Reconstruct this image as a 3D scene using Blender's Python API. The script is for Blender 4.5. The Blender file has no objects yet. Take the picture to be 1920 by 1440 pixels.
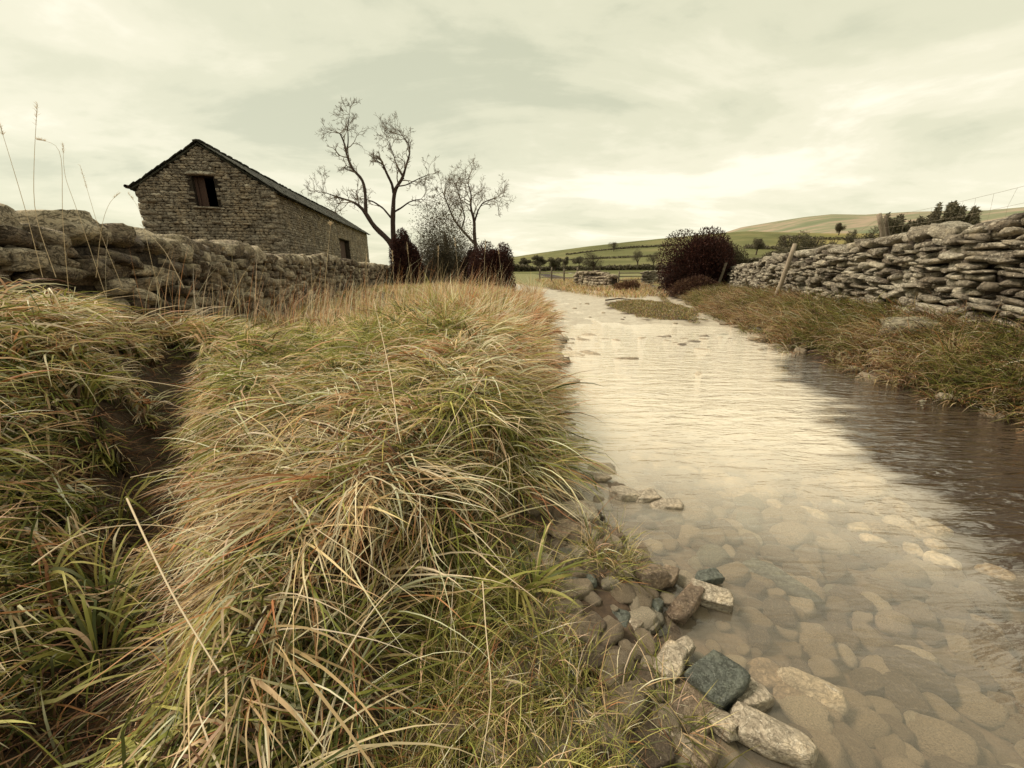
import bpy, math, random
import numpy as np
from mathutils import Vector, Matrix
C = bpy.context.scene.collection
sc = bpy.context.scene
rng = np.random.default_rng(7)
random.seed(7)
# ------------------------------------------------------------------ camera
F = 740.0; PITCH = math.radians(16.56); CAMH = 1.25
cp, sp = math.cos(PITCH), math.sin(PITCH)
cam = bpy.data.cameras.new('camera'); cam.sensor_width = 36; cam.lens = F/1920*36
cam.clip_start = 0.02; cam.clip_end = 9000
camo = bpy.data.objects.new('camera', cam); C.objects.link(camo)
camo.location = (0, 0, CAMH); camo.rotation_euler = (math.radians(90)-PITCH, 0, 0)
sc.camera = camo
# ------------------------------------------------------------------ world, sun, exposure
w = bpy.data.worlds.new('World'); sc.world = w; w.use_nodes = True
nt = w.node_tree; nt.nodes.clear()
def N(nt, typ, **kw):
    n = nt.nodes.new(typ)
    for k, v in kw.items():
        if k == 'ins':
            for a, b in v.items(): n.inputs[a].default_value = b
        else: setattr(n, k, v)
    return n
SUN_AZ, SUN_EL = math.radians(-70), math.radians(48)      # azimuth from +Y towards +X
sky = N(nt, 'ShaderNodeTexSky', sky_type='NISHITA', sun_disc=False, sun_elevation=SUN_EL, sun_rotation=SUN_AZ)
bg1 = N(nt, 'ShaderNodeBackground', ins={'Strength': 0.10}); nt.links.new(sky.outputs[0], bg1.inputs[0])
tc = N(nt, 'ShaderNodeTexCoord')
sep = N(nt, 'ShaderNodeSeparateXYZ'); nt.links.new(tc.outputs['Generated'], sep.inputs[0])
def M(nt, op, a, b=None, c=None, clamp=False):
    n = nt.nodes.new('ShaderNodeMath'); n.operation = op; n.use_clamp = clamp
    for i, v in enumerate((a, b, c)):
        if v is None: continue
        if isinstance(v, (int, float)): n.inputs[i].default_value = v
        else: nt.links.new(v, n.inputs[i])
    return n.outputs[0]
zz = M(nt, 'ADD', M(nt, 'ABSOLUTE', sep.outputs[2]), 0.16)
cx = M(nt, 'DIVIDE', sep.outputs[0], zz); cy = M(nt, 'DIVIDE', sep.outputs[1], zz)
comb = N(nt, 'ShaderNodeCombineXYZ'); nt.links.new(cx, comb.inputs[0]); nt.links.new(cy, comb.inputs[1])
def noise(nt, vec, scale, detail=4, rough=0.5, dist=0.0, mapscale=None, loc=None):
    if mapscale or loc:
        mp = N(nt, 'ShaderNodeMapping')
        if mapscale: mp.inputs['Scale'].default_value = mapscale
        if loc: mp.inputs['Location'].default_value = loc
        nt.links.new(vec, mp.inputs[0]); vec = mp.outputs[0]
    n = N(nt, 'ShaderNodeTexNoise', ins={'Scale': scale, 'Detail': detail, 'Roughness': rough, 'Distortion': dist})
    nt.links.new(vec, n.inputs['Vector']); return n.outputs['Fac']
def ramp(nt, fac, stops, interp='LINEAR'):
    r = N(nt, 'ShaderNodeValToRGB'); r.color_ramp.interpolation = interp
    e = r.color_ramp.elements
    while len(e) < len(stops): e.new(0.5)
    for i, (p, c) in enumerate(stops):
        e[i].position = p; e[i].color = tuple(c)+(1,) if len(c) == 3 else c
    nt.links.new(fac, r.inputs[0]); return r.outputs[0]
def mixc(nt, f, a, b, mode='MIX'):
    n = N(nt, 'ShaderNodeMixRGB', blend_type=mode)
    for i, v in enumerate((f, a, b)):
        if isinstance(v, (int, float)): n.inputs[i].default_value = v
        elif isinstance(v, tuple): n.inputs[i].default_value = v if len(v) == 4 else v+(1,)
        else: nt.links.new(v, n.inputs[i])
    return n.outputs[0]
n1 = noise(nt, comb.outputs[0], 0.85, 8, 0.56, 0.6, (0.8, 1.25, 1), (3.1, 1.7, 0))
n2 = noise(nt, comb.outputs[0], 0.30, 3, 0.5, 0.2, (1, 1.5, 1), (0.4, 5.2, 0))
n3_ = noise(nt, comb.outputs[0], 2.4, 6, 0.6, 0.3, (0.9, 1.1, 1), (7.1, 2.2, 0))
nn0 = M(nt, 'ADD', M(nt, 'ADD', M(nt, 'MULTIPLY', n1, 0.55), M(nt, 'MULTIPLY', n2, 0.27)), M(nt, 'MULTIPLY', n3_, 0.18))
nn = M(nt, 'ADD', nn0, M(nt, 'MULTIPLY_ADD', sep.outputs[0], 0.06, M(nt, 'MULTIPLY_ADD', sep.outputs[2], -0.07, 0.012)))
ccol = ramp(nt, nn, [(0.39, (0.37, 0.375, 0.265)), (0.46, (0.47, 0.46, 0.33)), (0.52, (0.55, 0.525, 0.39)), (0.60, (0.70, 0.65, 0.52))], 'EASE')
# brighter glow towards the horizon ahead
hz = M(nt, 'POWER', M(nt, 'SUBTRACT', 1.0, M(nt, 'ABSOLUTE', sep.outputs[2]), clamp=True), 3.0)
ccol = mixc(nt, M(nt, 'MULTIPLY', hz, 0.36, clamp=True), ccol, (0.61, 0.57, 0.43))
bg2 = N(nt, 'ShaderNodeBackground', ins={'Strength': 1.0}); nt.links.new(ccol, bg2.inputs[0])
mx = N(nt, 'ShaderNodeMixShader', ins={0: 0.94}); nt.links.new(bg1.outputs[0], mx.inputs[1]); nt.links.new(bg2.outputs[0], mx.inputs[2])
wo = N(nt, 'ShaderNodeOutputWorld'); nt.links.new(mx.outputs[0], wo.inputs[0])
sl = bpy.data.lights.new('sun', 'SUN'); sl.energy = 2.6; sl.angle = math.radians(18); sl.color = (1.0, 0.87, 0.70)
so = bpy.data.objects.new('sun', sl); C.objects.link(so)
sd = Vector((math.sin(SUN_AZ)*math.cos(SUN_EL), math.cos(SUN_AZ)*math.cos(SUN_EL), math.sin(SUN_EL)))
so.rotation_euler = sd.to_track_quat('Z', 'Y').to_euler()
vs = sc.view_settings; vs.view_transform = 'Standard'; vs.look = 'None'; vs.exposure = 0.78; vs.gamma = 1; vs.use_curve_mapping = False
sc.cycles.max_bounces = 6; sc.cycles.transparent_max_bounces = 8; sc.cycles.use_denoising = True
sc.cycles.caustics_reflective = False; sc.cycles.caustics_refractive = False

# ------------------------------------------------------------------ helpers
def ray(px, py):
    a, b = px-960, 720-py
    return np.array([a, F*cp+b*sp, -F*sp+b*cp])
def atz(px, py, z):                       # point of the plane z seen at that place
    r = ray(px, py); t = (z-CAMH)/r[2]; return np.array([0, 0, CAMH])+r*t
def aty(px, py, Y):                       # point at distance Y ahead
    r = ray(px, py); return np.array([0, 0, CAMH])+r*(Y/r[1])
def ss(x): x = np.clip(x, 0, 1); return x*x*(3-2*x)
_perm = np.random.default_rng(3).random((256, 256))
def vn(x, y):
    xi = np.floor(x).astype(int); yi = np.floor(y).astype(int); fx = x-xi; fy = y-yi
    fx = fx*fx*(3-2*fx); fy = fy*fy*(3-2*fy)
    g = lambda a, b: _perm[a & 255, b & 255]
    return (g(xi, yi)*(1-fx)+g(xi+1, yi)*fx)*(1-fy)+(g(xi, yi+1)*(1-fx)+g(xi+1, yi+1)*fx)*fy
def fbm(x, y, o=4):
    r = 0; a = 0.5
    for i in range(o): r = r+a*(vn(x+17.3*i, y+9.1*i)-0.5); x = x*2.03; y = y*2.03; a *= 0.5
    return r
def tag(o, label=None, cat=None, group=None, kind=None):
    if label: o['label'] = label
    if cat: o['category'] = cat
    if group: o['group'] = group
    if kind: o['kind'] = kind
    return o
def empty(name, loc=(0, 0, 0), rz=0.0):
    o = bpy.data.objects.new(name, None); C.objects.link(o); o.location = loc; o.rotation_euler = (0, 0, rz); return o
def mkmesh(name, V, faces, mat=None, smooth=True, col=None, attr=None):
    """faces: list of int arrays (n,k)"""
    me = bpy.data.meshes.new(name)
    V = np.asarray(V, dtype=np.float32)
    me.vertices.add(len(V)); me.vertices.foreach_set('co', V.ravel())
    fl = [np.asarray(f, dtype=np.int32) for f in faces if len(f)]
    nl = sum(f.size for f in fl); npoly = sum(len(f) for f in fl)
    me.loops.add(nl); me.polygons.add(npoly)
    me.loops.foreach_set('vertex_index', np.concatenate([f.ravel() for f in fl]))
    tot = np.concatenate([np.full(len(f), f.shape[1], np.int32) for f in fl])
    st = np.concatenate([[0], np.cumsum(tot)[:-1]]).astype(np.int32)
    me.polygons.foreach_set('loop_start', st); me.polygons.foreach_set('loop_total', tot)
    me.polygons.foreach_set('use_smooth', np.full(npoly, smooth))
    me.update(calc_edges=True); me.validate(clean_customdata=False)
    if col is not None:
        a = me.color_attributes.new('Col', 'FLOAT_COLOR', 'POINT')
        c4 = np.ones((len(V), 4), np.float32); c4[:, :3] = col; a.data.foreach_set('color', c4.ravel())
    if attr is not None:
        a = me.color_attributes.new('zone', 'FLOAT_COLOR', 'POINT')
        c4 = np.ones((len(V), 4), np.float32); c4[:, :3] = attr; a.data.foreach_set('color', c4.ravel())
    if mat: me.materials.append(mat)
    return me
def obj(name, me, parent=None, loc=None):
    o = bpy.data.objects.new(name, me); C.objects.link(o)
    if parent is not None: o.parent = parent
    if loc is not None: o.location = loc
    return o
class MB:
    def __init__(s): s.V = []; s.Q = []; s.T = []; s.n = 0; s.c = []
    def add(s, V, Q=None, T=None, col=None):
        V = np.asarray(V, float); s.V.append(V)
        if Q is not None and len(Q): s.Q.append(np.asarray(Q)+s.n)
        if T is not None and len(T): s.T.append(np.asarray(T)+s.n)
        if col is not None: s.c.append(np.broadcast_to(col, (len(V), 3)))
        s.n += len(V)
    def build(s, name, mat, parent=None, smooth=True, origin=None):
        V = np.concatenate(s.V)
        if origin is not None: V = V-np.asarray(origin)
        fs = []
        if s.Q: fs.append(np.concatenate(s.Q))
        if s.T: fs.append(np.concatenate(s.T))
        me = mkmesh(name, V, fs, mat, smooth, np.concatenate(s.c) if s.c else None)
        return obj(name, me, parent, origin if (origin is not None and parent is None) else None)

# ------------------------------------------------------------------ materials
def newmat(name):
    m = bpy.data.materials.new(name); m.use_nodes = True
    nt = m.node_tree; b = nt.nodes['Principled BSDF']; return m, nt, b
def bump(nt, b, h, strength, dist):
    n = N(nt, 'ShaderNodeBump', ins={'Strength': strength, 'Distance': dist}); nt.links.new(h, n.inputs['Height']); nt.links.new(n.outputs[0], b.inputs['Normal']); return n
def stone_mat(name, stops, spots=(0.62, 0.57, 0.42), rough=0.85, spotamt=0.6, sc_=1.0, spec=0.3, moss=None):
    m, nt, b = newmat(name)
    g = N(nt, 'ShaderNodeNewGeometry'); o = N(nt, 'ShaderNodeObjectInfo'); tc = N(nt, 'ShaderNodeTexCoord')
    r = M(nt, 'FRACT', M(nt, 'ADD', g.outputs['Random Per Island'], o.outputs['Random']))
    base = ramp(nt, r, stops)
    pos = tc.outputs['Object']
    n1 = noise(nt, pos, 5*sc_, 6, 0.65); n2 = noise(nt, pos, 24*sc_, 5, 0.7); n3 = noise(nt, pos, 2.2*sc_, 3, 0.5, 0.5)
    c = mixc(nt, 1.0, base, ramp(nt, n1, [(0.30, (0.50, 0.48, 0.46)), (0.52, (0.95, 0.95, 0.95)), (0.72, (1.35, 1.3, 1.2))]), 'MULTIPLY')
    c = mixc(nt, 1.0, c, ramp(nt, n2, [(0.35, (0.70, 0.68, 0.66)), (0.6, (1.1, 1.1, 1.1))]), 'MULTIPLY')
    f = ramp(nt, M(nt, 'ADD', M(nt, 'MULTIPLY', n2, 0.5), M(nt, 'MULTIPLY', n3, 0.5)), [(0.52, (0, 0, 0)), (0.60, (1, 1, 1))])
    c = mixc(nt, M(nt, 'MULTIPLY', f, spotamt), c, tuple(spots))
    if moss:
        sepn = N(nt, 'ShaderNodeSeparateXYZ'); nt.links.new(g.outputs['Normal'], sepn.inputs[0])
        mf = M(nt, 'MULTIPLY', ramp(nt, n3, [(0.45, (0, 0, 0)), (0.62, (1, 1, 1))]), M(nt, 'MULTIPLY', sepn.outputs[2], 0.9, clamp=True))
        c = mixc(nt, mf, c, tuple(moss))
    nt.links.new(c, b.inputs['Base Color']); b.inputs['Roughness'].default_value = rough; b.inputs['Specular IOR Level'].default_value = spec
    nk = noise(nt, pos, 9*sc_, 5, 0.6, 1.2, (1, 1, 2.2)); ck = M(nt, 'ABSOLUTE', M(nt, 'SUBTRACT', nk, 0.5)); ckc = ramp(nt, ck, [(0.0, (0.35, 0.33, 0.31)), (0.022, (1, 1, 1))])
    c = mixc(nt, 0.3 if sc_ > 2 else 0.7, c, ckc, 'MULTIPLY'); nt.links.new(c, b.inputs['Base Color'])
    lk = noise(nt, pos, 34*sc_, 3, 0.5); c = mixc(nt, M(nt, 'MULTIPLY', ramp(nt, lk, [(0.63, (0, 0, 0)), (0.66, (1, 1, 1))]), spotamt), c, tuple(min(1, v*1.25) for v in spots)); nt.links.new(c, b.inputs['Base Color'])
    h = M(nt, 'ADD', M(nt, 'ADD', M(nt, 'MULTIPLY', n1, 1.0), M(nt, 'MULTIPLY', n2, 0.35)), M(nt, 'MULTIPLY', M(nt, 'MINIMUM', ck, 0.03), 3.0 if sc_ > 2 else 9.0)); n4 = noise(nt, pos, 70*sc_, 4, 0.7); h = M(nt, 'ADD', h, M(nt, 'MULTIPLY', n4, 0.14)); bump(nt, b, h, 1.0, 0.06/sc_)
    return m
m_rwall = stone_mat('pale_limestone', [(0, (0.13, 0.105, 0.08)), (0.3, (0.24, 0.205, 0.155)), (0.7, (0.34, 0.30, 0.23)), (1, (0.46, 0.42, 0.33))], (0.58, 0.53, 0.42))
m_lwall = stone_mat('brown_fieldstone', [(0, (0.12, 0.09, 0.068)), (0.35, (0.24, 0.19, 0.142)), (0.68, (0.40, 0.335, 0.25)), (1, (0.66, 0.58, 0.45))], (0.42, 0.35, 0.24), spotamt=0.5, moss=(0.40, 0.34, 0.225))
m_barn = stone_mat('barn_rubble', [(0, (0.29, 0.25, 0.20)), (0.5, (0.39, 0.34, 0.27)), (0.9, (0.47, 0.41, 0.325)), (1, (0.70, 0.64, 0.53))], (0.48, 0.37, 0.245), spotamt=0.65, sc_=0.5)
m_core = stone_mat('wall_core', [(0, (0.04, 0.03, 0.022)), (1, (0.06, 0.046, 0.034))], (0.06, 0.045, 0.03))
m_slate = stone_mat('roof_slate', [(0, (0.035, 0.036, 0.028)), (1, (0.085, 0.085, 0.065))], (0.13, 0.13, 0.085), spotamt=0.4, sc_=0.6)
m_cobble = stone_mat('cobble', [(0, (0.14, 0.105, 0.075)), (0.2, (0.26, 0.20, 0.14)), (0.5, (0.42, 0.335, 0.235)), (0.75, (0.55, 0.45, 0.33)), (0.93, (0.72, 0.63, 0.48)), (1, (0.20, 0.22, 0.18))], (0.60, 0.50, 0.36), rough=0.5, sc_=2.5, spotamt=0.35, spec=0.5)
m_slateblue = stone_mat('wet_slate_stone', [(0, (0.085, 0.095, 0.08)), (1, (0.14, 0.155, 0.13))], (0.26, 0.27, 0.22), rough=0.42, sc_=3, spotamt=0.3, spec=0.5)
m_cream = stone_mat('pale_cream_stone', [(0, (0.33, 0.27, 0.195)), (1, (0.50, 0.43, 0.33))], (0.66, 0.60, 0.49), rough=0.5, sc_=3, spotamt=0.5, spec=0.5)
m_brownst = stone_mat('brown_stone', [(0, (0.19, 0.135, 0.09)), (1, (0.31, 0.24, 0.165))], (0.45, 0.37, 0.27), rough=0.5, sc_=3, spotamt=0.35, spec=0.5)
m_mossst = stone_mat('mossy_stone', [(0, (0.12, 0.115, 0.06)), (1, (0.2, 0.18, 0.1))], (0.3, 0.27, 0.16), rough=0.7, sc_=3, spotamt=0.4)

def veg_mat(name, transl=0.35, rough=0.55, spec=0.25):
    m, nt, b = newmat(name)
    a = N(nt, 'ShaderNodeVertexColor', layer_name='Col')
    nt.links.new(a.outputs[0], b.inputs['Base Color']); b.inputs['Roughness'].default_value = rough
    b.inputs['Specular IOR Level'].default_value = spec
    if transl:
        t = N(nt, 'ShaderNodeBsdfTranslucent'); nt.links.new(a.outputs[0], t.inputs[0])
        mxs = N(nt, 'ShaderNodeMixShader', ins={0: transl}); nt.links.new(b.outputs[0], mxs.inputs[1]); nt.links.new(t.outputs[0], mxs.inputs[2])
        nt.links.new(mxs.outputs[0], nt.nodes['Material Output'].inputs[0])
    return m
m_grass = veg_mat('grass_blades'); m_leaf = veg_mat('leaves', 0.25, 0.6, 0.2)
def wood_mat(name, c1, c2, scale=(6, 6, 1)):
    m, nt, b = newmat(name); tc = N(nt, 'ShaderNodeTexCoord')
    n = noise(nt, tc.outputs['Object'], 5, 6, 0.7, 0.3, scale)
    nt.links.new(ramp(nt, n, [(0.3, c1), (0.7, c2)]), b.inputs['Base Color']); b.inputs['Roughness'].default_value = 0.85
    bump(nt, b, n, 0.8, 0.02); return m
m_bark = wood_mat('bark', (0.03, 0.016, 0.012), (0.075, 0.045, 0.032))
m_twig = wood_mat('twig_bark', (0.14, 0.105, 0.075), (0.26, 0.21, 0.15))
m_post = wood_mat('weathered_post', (0.20, 0.155, 0.11), (0.42, 0.35, 0.26), (14, 14, 1))
m_greypost = wood_mat('grey_post', (0.09, 0.07, 0.05), (0.2, 0.16, 0.11), (14, 14, 1))
m_plank = wood_mat('old_plank', (0.04, 0.022, 0.016), (0.11, 0.06, 0.042), (14, 14, 1))
m_wire, _nt, _b = newmat('rusty_wire'); _b.inputs['Base Color'].default_value = (0.30, 0.25, 0.18, 1); _b.inputs['Metallic'].default_value = 0.4; _b.inputs['Roughness'].default_value = 0.7

# ------------------------------------------------------------------ terrain
SY = [-3, 0, 0.7, 1.0, 1.36, 1.6, 1.9, 2.2, 3.5, 5, 6.8, 10, 16, 20, 26, 40]
SX = [0.62, 0.56, 0.50, 0.50, 0.56, 0.48, 0.30, 0.20, 0.20, 0.34, 0.50, 0.80, 1.0, 0.5, -0.6, -6]
RY = [-3, 0, 3.1, 4.65, 6.5, 8.7, 12, 16, 22, 30, 60]
RX = [4.2, 4.15, 4.3, 4.35, 4.55, 4.95, 5.7, 6.9, 8.6, 10, 10]
LW = np.array([(-3.3, -1.0), (-3.5, 1.5), (-3.65, 2.9), (-3.85, 4.3), (-4.7, 6.4), (-6.0, 11), (-6.9, 17), (-6.6, 21), (-5.2, 25), (-2.6, 30)])
FUR = np.array([(-0.8, 0.2), (-1.02, 0.7), (-1.35, 1.15), (-1.75, 1.7), (-2.15, 2.3), (-2.6, 3.0)])
def pdist(x, y, P):
    d = np.full(np.shape(x), 1e9); tt = np.zeros(np.shape(x))
    for i in range(len(P)-1):
        a, b = P[i], P[i+1]; ab = b-a; L = ab@ab
        t = np.clip(((x-a[0])*ab[0]+(y-a[1])*ab[1])/L, 0, 1)
        dd = np.hypot(x-a[0]-t*ab[0], y-a[1]-t*ab[1]); m = dd < d
        d = np.where(m, dd, d); tt = np.where(m, (i+t)/(len(P)-1), tt)
    return d, tt
def tanel(px, py): r = ray(px, py); return math.degrees(math.atan2(r[0], r[1])), r[2]/math.hypot(r[0], r[1])
e1 = [tanel(*p) for p in [(600, 503), (860, 500), (960, 481), (1020, 472), (1100, 461), (1180, 452), (1240, 446), (1320, 438), (1400, 432), (1560, 436), (1750, 436), (1920, 430)]]
e2 = [tanel(*p) for p in [(600, 506), (1150, 500), (1300, 455), (1390, 428), (1450, 418), (1510, 409), (1560, 404), (1620, 405), (1700, 400), (1780, 398), (1850, 397), (1920, 391)]]
e1a = np.array(e1); e2a = np.array(e2)
def H(x, y):
    x = np.asarray(x, float); y = np.asarray(y, float)
    S = np.interp(y, SY, SX); R = np.interp(y, RY, RX); d = S-x; e = x-R
    shelf = np.interp(y, [0, 1.2, 1.6, 2.1, 3], [0.80, 0.78, 0.52, 0.06, 0.0])
    hb = np.interp(y, [0, 1, 2.2, 4, 6, 9, 12, 16, 22, 28], [0.34, 0.36, 0.46, 0.52, 0.46, 0.34, 0.28, 0.18, 0.08, 0.02])
    hb = hb-0.30*ss((-1.5-x)/1.3)*ss((y-3.3)/1.5)*(1-ss((y-11)/4))
    far = 1-ss((y-30)/20)
    zl = 0.05*ss(d/0.12)+(hb-0.05)*ss((d-shelf)/np.interp(y, [0, 2.3, 4, 10], [0.6, 0.4, 0.55, 1.5]))+0.10*ss((d-1.6)/2.6)*far
    fd, ft = pdist(x, y, FUR)
    zl = zl+0.34*ss((-1.75-x)/0.9)*(1-ss((y-2.1)/1.5))*ss((y+1)/2)
    zl = zl-0.30*np.exp(-(fd/0.26)**2)*ss((d-0.9)/0.3)*(1-ss((y-2.7)/0.8))
    wl = np.interp(y, LW[:, 1], LW[:, 0]); zl = zl+0.35*ss((wl-x-0.3)/4)*far
    zr = 0.08*ss(e/0.25)+0.34*ss((e-0.1)/1.7)+0.10*ss((e-1.8)/2.5); zr = zr*(0.35+0.65*(1-ss((y-9)/12)))
    zr = zr+0.18*ss((9-y)/6)*ss((e-1.3)/1.2)
    inside = np.minimum(x-S, R-x)
    bd = -(0.03+0.13*ss(inside/1.0))*(1-ss((y-5.5)/4.0))+0.004
    isl = np.exp(-(((x-4.15-0.12*(y-11.5))/1.25)**2+((y-12.4)/3.1)**2)**1.5)
    bd = bd+0.05*isl+0.03*ss((y-16)/4)
    z = np.where(d > 0, zl, np.where(e > 0, zr, bd))
    z = z+fbm(x*3.1, y*3.1)*np.where((d > 0) | (e > 0), 0.10, 0.030)*np.clip(y+4, 1, 8)/8+fbm(x*0.7, y*0.7, 3)*np.where((d > 0.6) | (e > 0.6), 0.16, 0.0)
    r = np.hypot(x, y); az = np.degrees(np.arctan2(x, np.maximum(y, 1e-6)))
    az = np.where(y > 0, az, 60.0)
    t1 = np.interp(az, e1a[:, 0], e1a[:, 1]); t2 = np.interp(az, e2a[:, 0], e2a[:, 1])
    # fields dip a little, then the green hill, then the moor
    z = z-0.7*ss((r-32)/40)*ss((az+8)/10)
    # left backfield is high where the barn stands
    rise1 = np.clip((r-110)/340, 0, 1); hill = (t1*450+CAMH)*rise1**1.35
    past = ss((r-450)/500); hill = hill*(1-0.35*past)
    moor = (t2*1500+CAMH)*ss((r-650)/850)
    zf = np.where(r > 110, np.maximum(hill, np.where(r > 450, moor, 0))+fbm(x/90., y/90., 3)*3.0*ss((r-130)/200)*(1-ss((r-300)/150)), 0)
    return z+zf
def polar(r0, r1, nr, azs, zone, name, mat):
    rr = np.exp(np.linspace(math.log(r0), math.log(r1), nr)); A, Rr = np.meshgrid(np.radians(azs), rr)
    X = np.sin(A)*Rr; Y = np.cos(A)*Rr; Z = H(X, Y)
    V = np.stack([X, Y, Z], -1).reshape(-1, 3); na = len(azs)
    i = np.arange(nr-1)[:, None]*na; j = np.arange(na-1)[None]
    Q = np.stack([i+j, i+j+1, i+na+j+1, i+na+j], -1).reshape(-1, 4)
    me = mkmesh(name, V, [Q], mat, True, None, zone(V))
    return obj(name, me)
def reflmask(x, y):  # where the right wall's dark reflection is painted into bed and water
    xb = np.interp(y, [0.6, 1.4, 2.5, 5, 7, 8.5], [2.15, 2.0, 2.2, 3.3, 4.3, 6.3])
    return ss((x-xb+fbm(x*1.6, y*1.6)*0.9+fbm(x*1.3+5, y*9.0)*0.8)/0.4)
def zone_near(V):
    x, y = V[:, 0], V[:, 1]
    S = np.interp(y, SY, SX); R = np.interp(y, RY, RX); n = fbm(x*2.2, y*2.2)
    inside = np.minimum(x-S, R-x)+n*0.35
    isl = np.exp(-(((x-4.15-0.12*(y-11.5))/1.35)**2+((y-12.4)/3.2)**2)**1.5)
    mid = np.exp(-((x-(R-0.85))/0.17)**2)*ss((y-7.5)/2)*0.8
    gravel = ss(inside/0.25)*(1-ss((isl+n*0.8-0.35)/0.2))*(1-mid)*(1-ss((y+n*4-19)/5))
    # second arm of the track, off to the left
    t2d, _ = pdist(x, y, np.array([(3.0, 15.5), (1.8, 19), (0.8, 24), (-0.8, 30), (-4, 37), (-10, 42)])); gravel = np.maximum(gravel, 1-ss((t2d-0.9+n)/0.4))
    gravel = gravel*(0.15+0.85*ss((y-5.5)/3))
    dark = reflmask(x, y)*ss((inside+0.3)/0.3)  # painted wall reflection, kept within the stream
    field = ss((y+n*5-22)/6)
    return np.stack([gravel, dark, field], -1)
def ground_mat():
    m, nt, b = newmat('ground'); z = N(nt, 'ShaderNodeVertexColor', layer_name='zone'); s = N(nt, 'ShaderNodeSeparateColor'); nt.links.new(z.outputs[0], s.inputs[0])
    g = N(nt, 'ShaderNodeNewGeometry'); P = g.outputs['Position']
    n1 = noise(nt, P, 3, 6, 0.65); n2 = noise(nt, P, 22, 5, 0.7); n0 = noise(nt, P, 0.25, 5, 0.6)
    vor = N(nt, 'ShaderNodeTexVoronoi', ins={'Scale': 14.0}); nt.links.new(P, vor.inputs['Vector'])
    soil = ramp(nt, n2, [(0.3, (0.035, 0.022, 0.014)), (0.7, (0.10, 0.065, 0.038))])
    grav = mixc(nt, 0.55, ramp(nt, n2, [(0.3, (0.28, 0.23, 0.17)), (0.7, (0.60, 0.54, 0.42))]), ramp(nt, vor.outputs['Color'], [(0.1, (0.30, 0.26, 0.19)), (0.9, (0.62, 0.56, 0.45))]))
    grav = mixc(nt, ramp(nt, n1, [(0.42, (0, 0, 0)), (0.62, (0.6, 0.6, 0.6))]), grav, (0.27, 0.21, 0.145))
    fieldc = mixc(nt, ramp(nt, n1, [(0.35, (0, 0, 0)), (0.65, (1, 1, 1))]), ramp(nt, n0, [(0.35, (0.085, 0.10, 0.028)), (0.6, (0.135, 0.155, 0.045))]), (0.19, 0.155, 0.06))
    c = mixc(nt, s.outputs[2], soil, fieldc); c = mixc(nt, s.outputs[0], c, grav); c = mixc(nt, s.outputs[1], c, (0.020, 0.008, 0.006))  # last mix paints the dark reflection over the bed colour
    nt.links.new(c, b.inputs['Base Color'])
    ro = N(nt, 'ShaderNodeMapRange', ins={'To Min': 0.9, 'To Max': 0.38}); nt.links.new(s.outputs[0], ro.inputs[0]); nt.links.new(ro.outputs[0], b.inputs['Roughness'])
    bump(nt, b, M(nt, 'ADD', M(nt, 'MULTIPLY', n2, 0.5), M(nt, 'MULTIPLY', vor.outputs['Distance'], -0.5)), 0.8, 0.03)
    return m
azs = np.concatenate([np.arange(-180, -66, 4.0), np.arange(-66, 66, 0.26), np.arange(66, 181, 4.0)])
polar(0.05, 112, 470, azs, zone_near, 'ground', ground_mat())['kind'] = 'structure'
def hill_mat():
    m, nt, b = newmat('hill_pasture'); g = N(nt, 'ShaderNodeNewGeometry'); P = g.outputs['Position']
    z = N(nt, 'ShaderNodeVertexColor', layer_name='zone'); s = N(nt, 'ShaderNodeSeparateColor'); nt.links.new(z.outputs[0], s.inputs[0])
    n1 = noise(nt, P, 0.02, 6, 0.6, 0.3, (1, 1, 1)); n2 = noise(nt, P, 0.35, 6, 0.7); n3 = noise(nt, P, 0.006, 6, 0.6, 0.2, (0.6, 2.2, 1))
    green = ramp(nt, n1, [(0.38, (0.095, 0.10, 0.04)), (0.5, (0.13, 0.135, 0.055)), (0.62, (0.18, 0.165, 0.075))])
    green = mixc(nt, s.outputs[2], green, ramp(nt, n1, [(0.35, (0.15, 0.15, 0.05)), (0.65, (0.27, 0.22, 0.085))]))
    green = mixc(nt, ramp(nt, n2, [(0.4, (0, 0, 0)), (0.75, (0.5, 0.5, 0.5))]), green, (0.10, 0.085, 0.035))
    moor = ramp(nt, n3, [(0.38, (0.15, 0.17, 0.10)), (0.47, (0.21, 0.205, 0.13)), (0.53, (0.33, 0.255, 0.19)), (0.60, (0.20, 0.205, 0.125))])
    c = mixc(nt, s.outputs[0], green, moor); nt.links.new(c, b.inputs['Base Color']); b.inputs['Roughness'].default_value = 0.95; b.inputs['Specular IOR Level'].default_value = 0.1
    bump(nt, b, n2, 0.6, 1.0); return m
def zone_hill(V):
    r = np.hypot(V[:, 0], V[:, 1]); az = np.degrees(np.arctan2(V[:, 0], np.maximum(V[:, 1], 1)))
    n = fbm(V[:, 0]/60, V[:, 1]/60)
    return np.stack([ss((r-600)/350), r*0, ss((az+n*8-31)/6)*ss((r-150)/100)], -1)
polar(111.5, 3800, 200, np.concatenate([np.arange(-180, -60, 4.0), np.arange(-60, 60, 0.4), np.arange(60, 181, 4.0)]), zone_hill, 'hills', hill_mat())['kind'] = 'structure'

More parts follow.
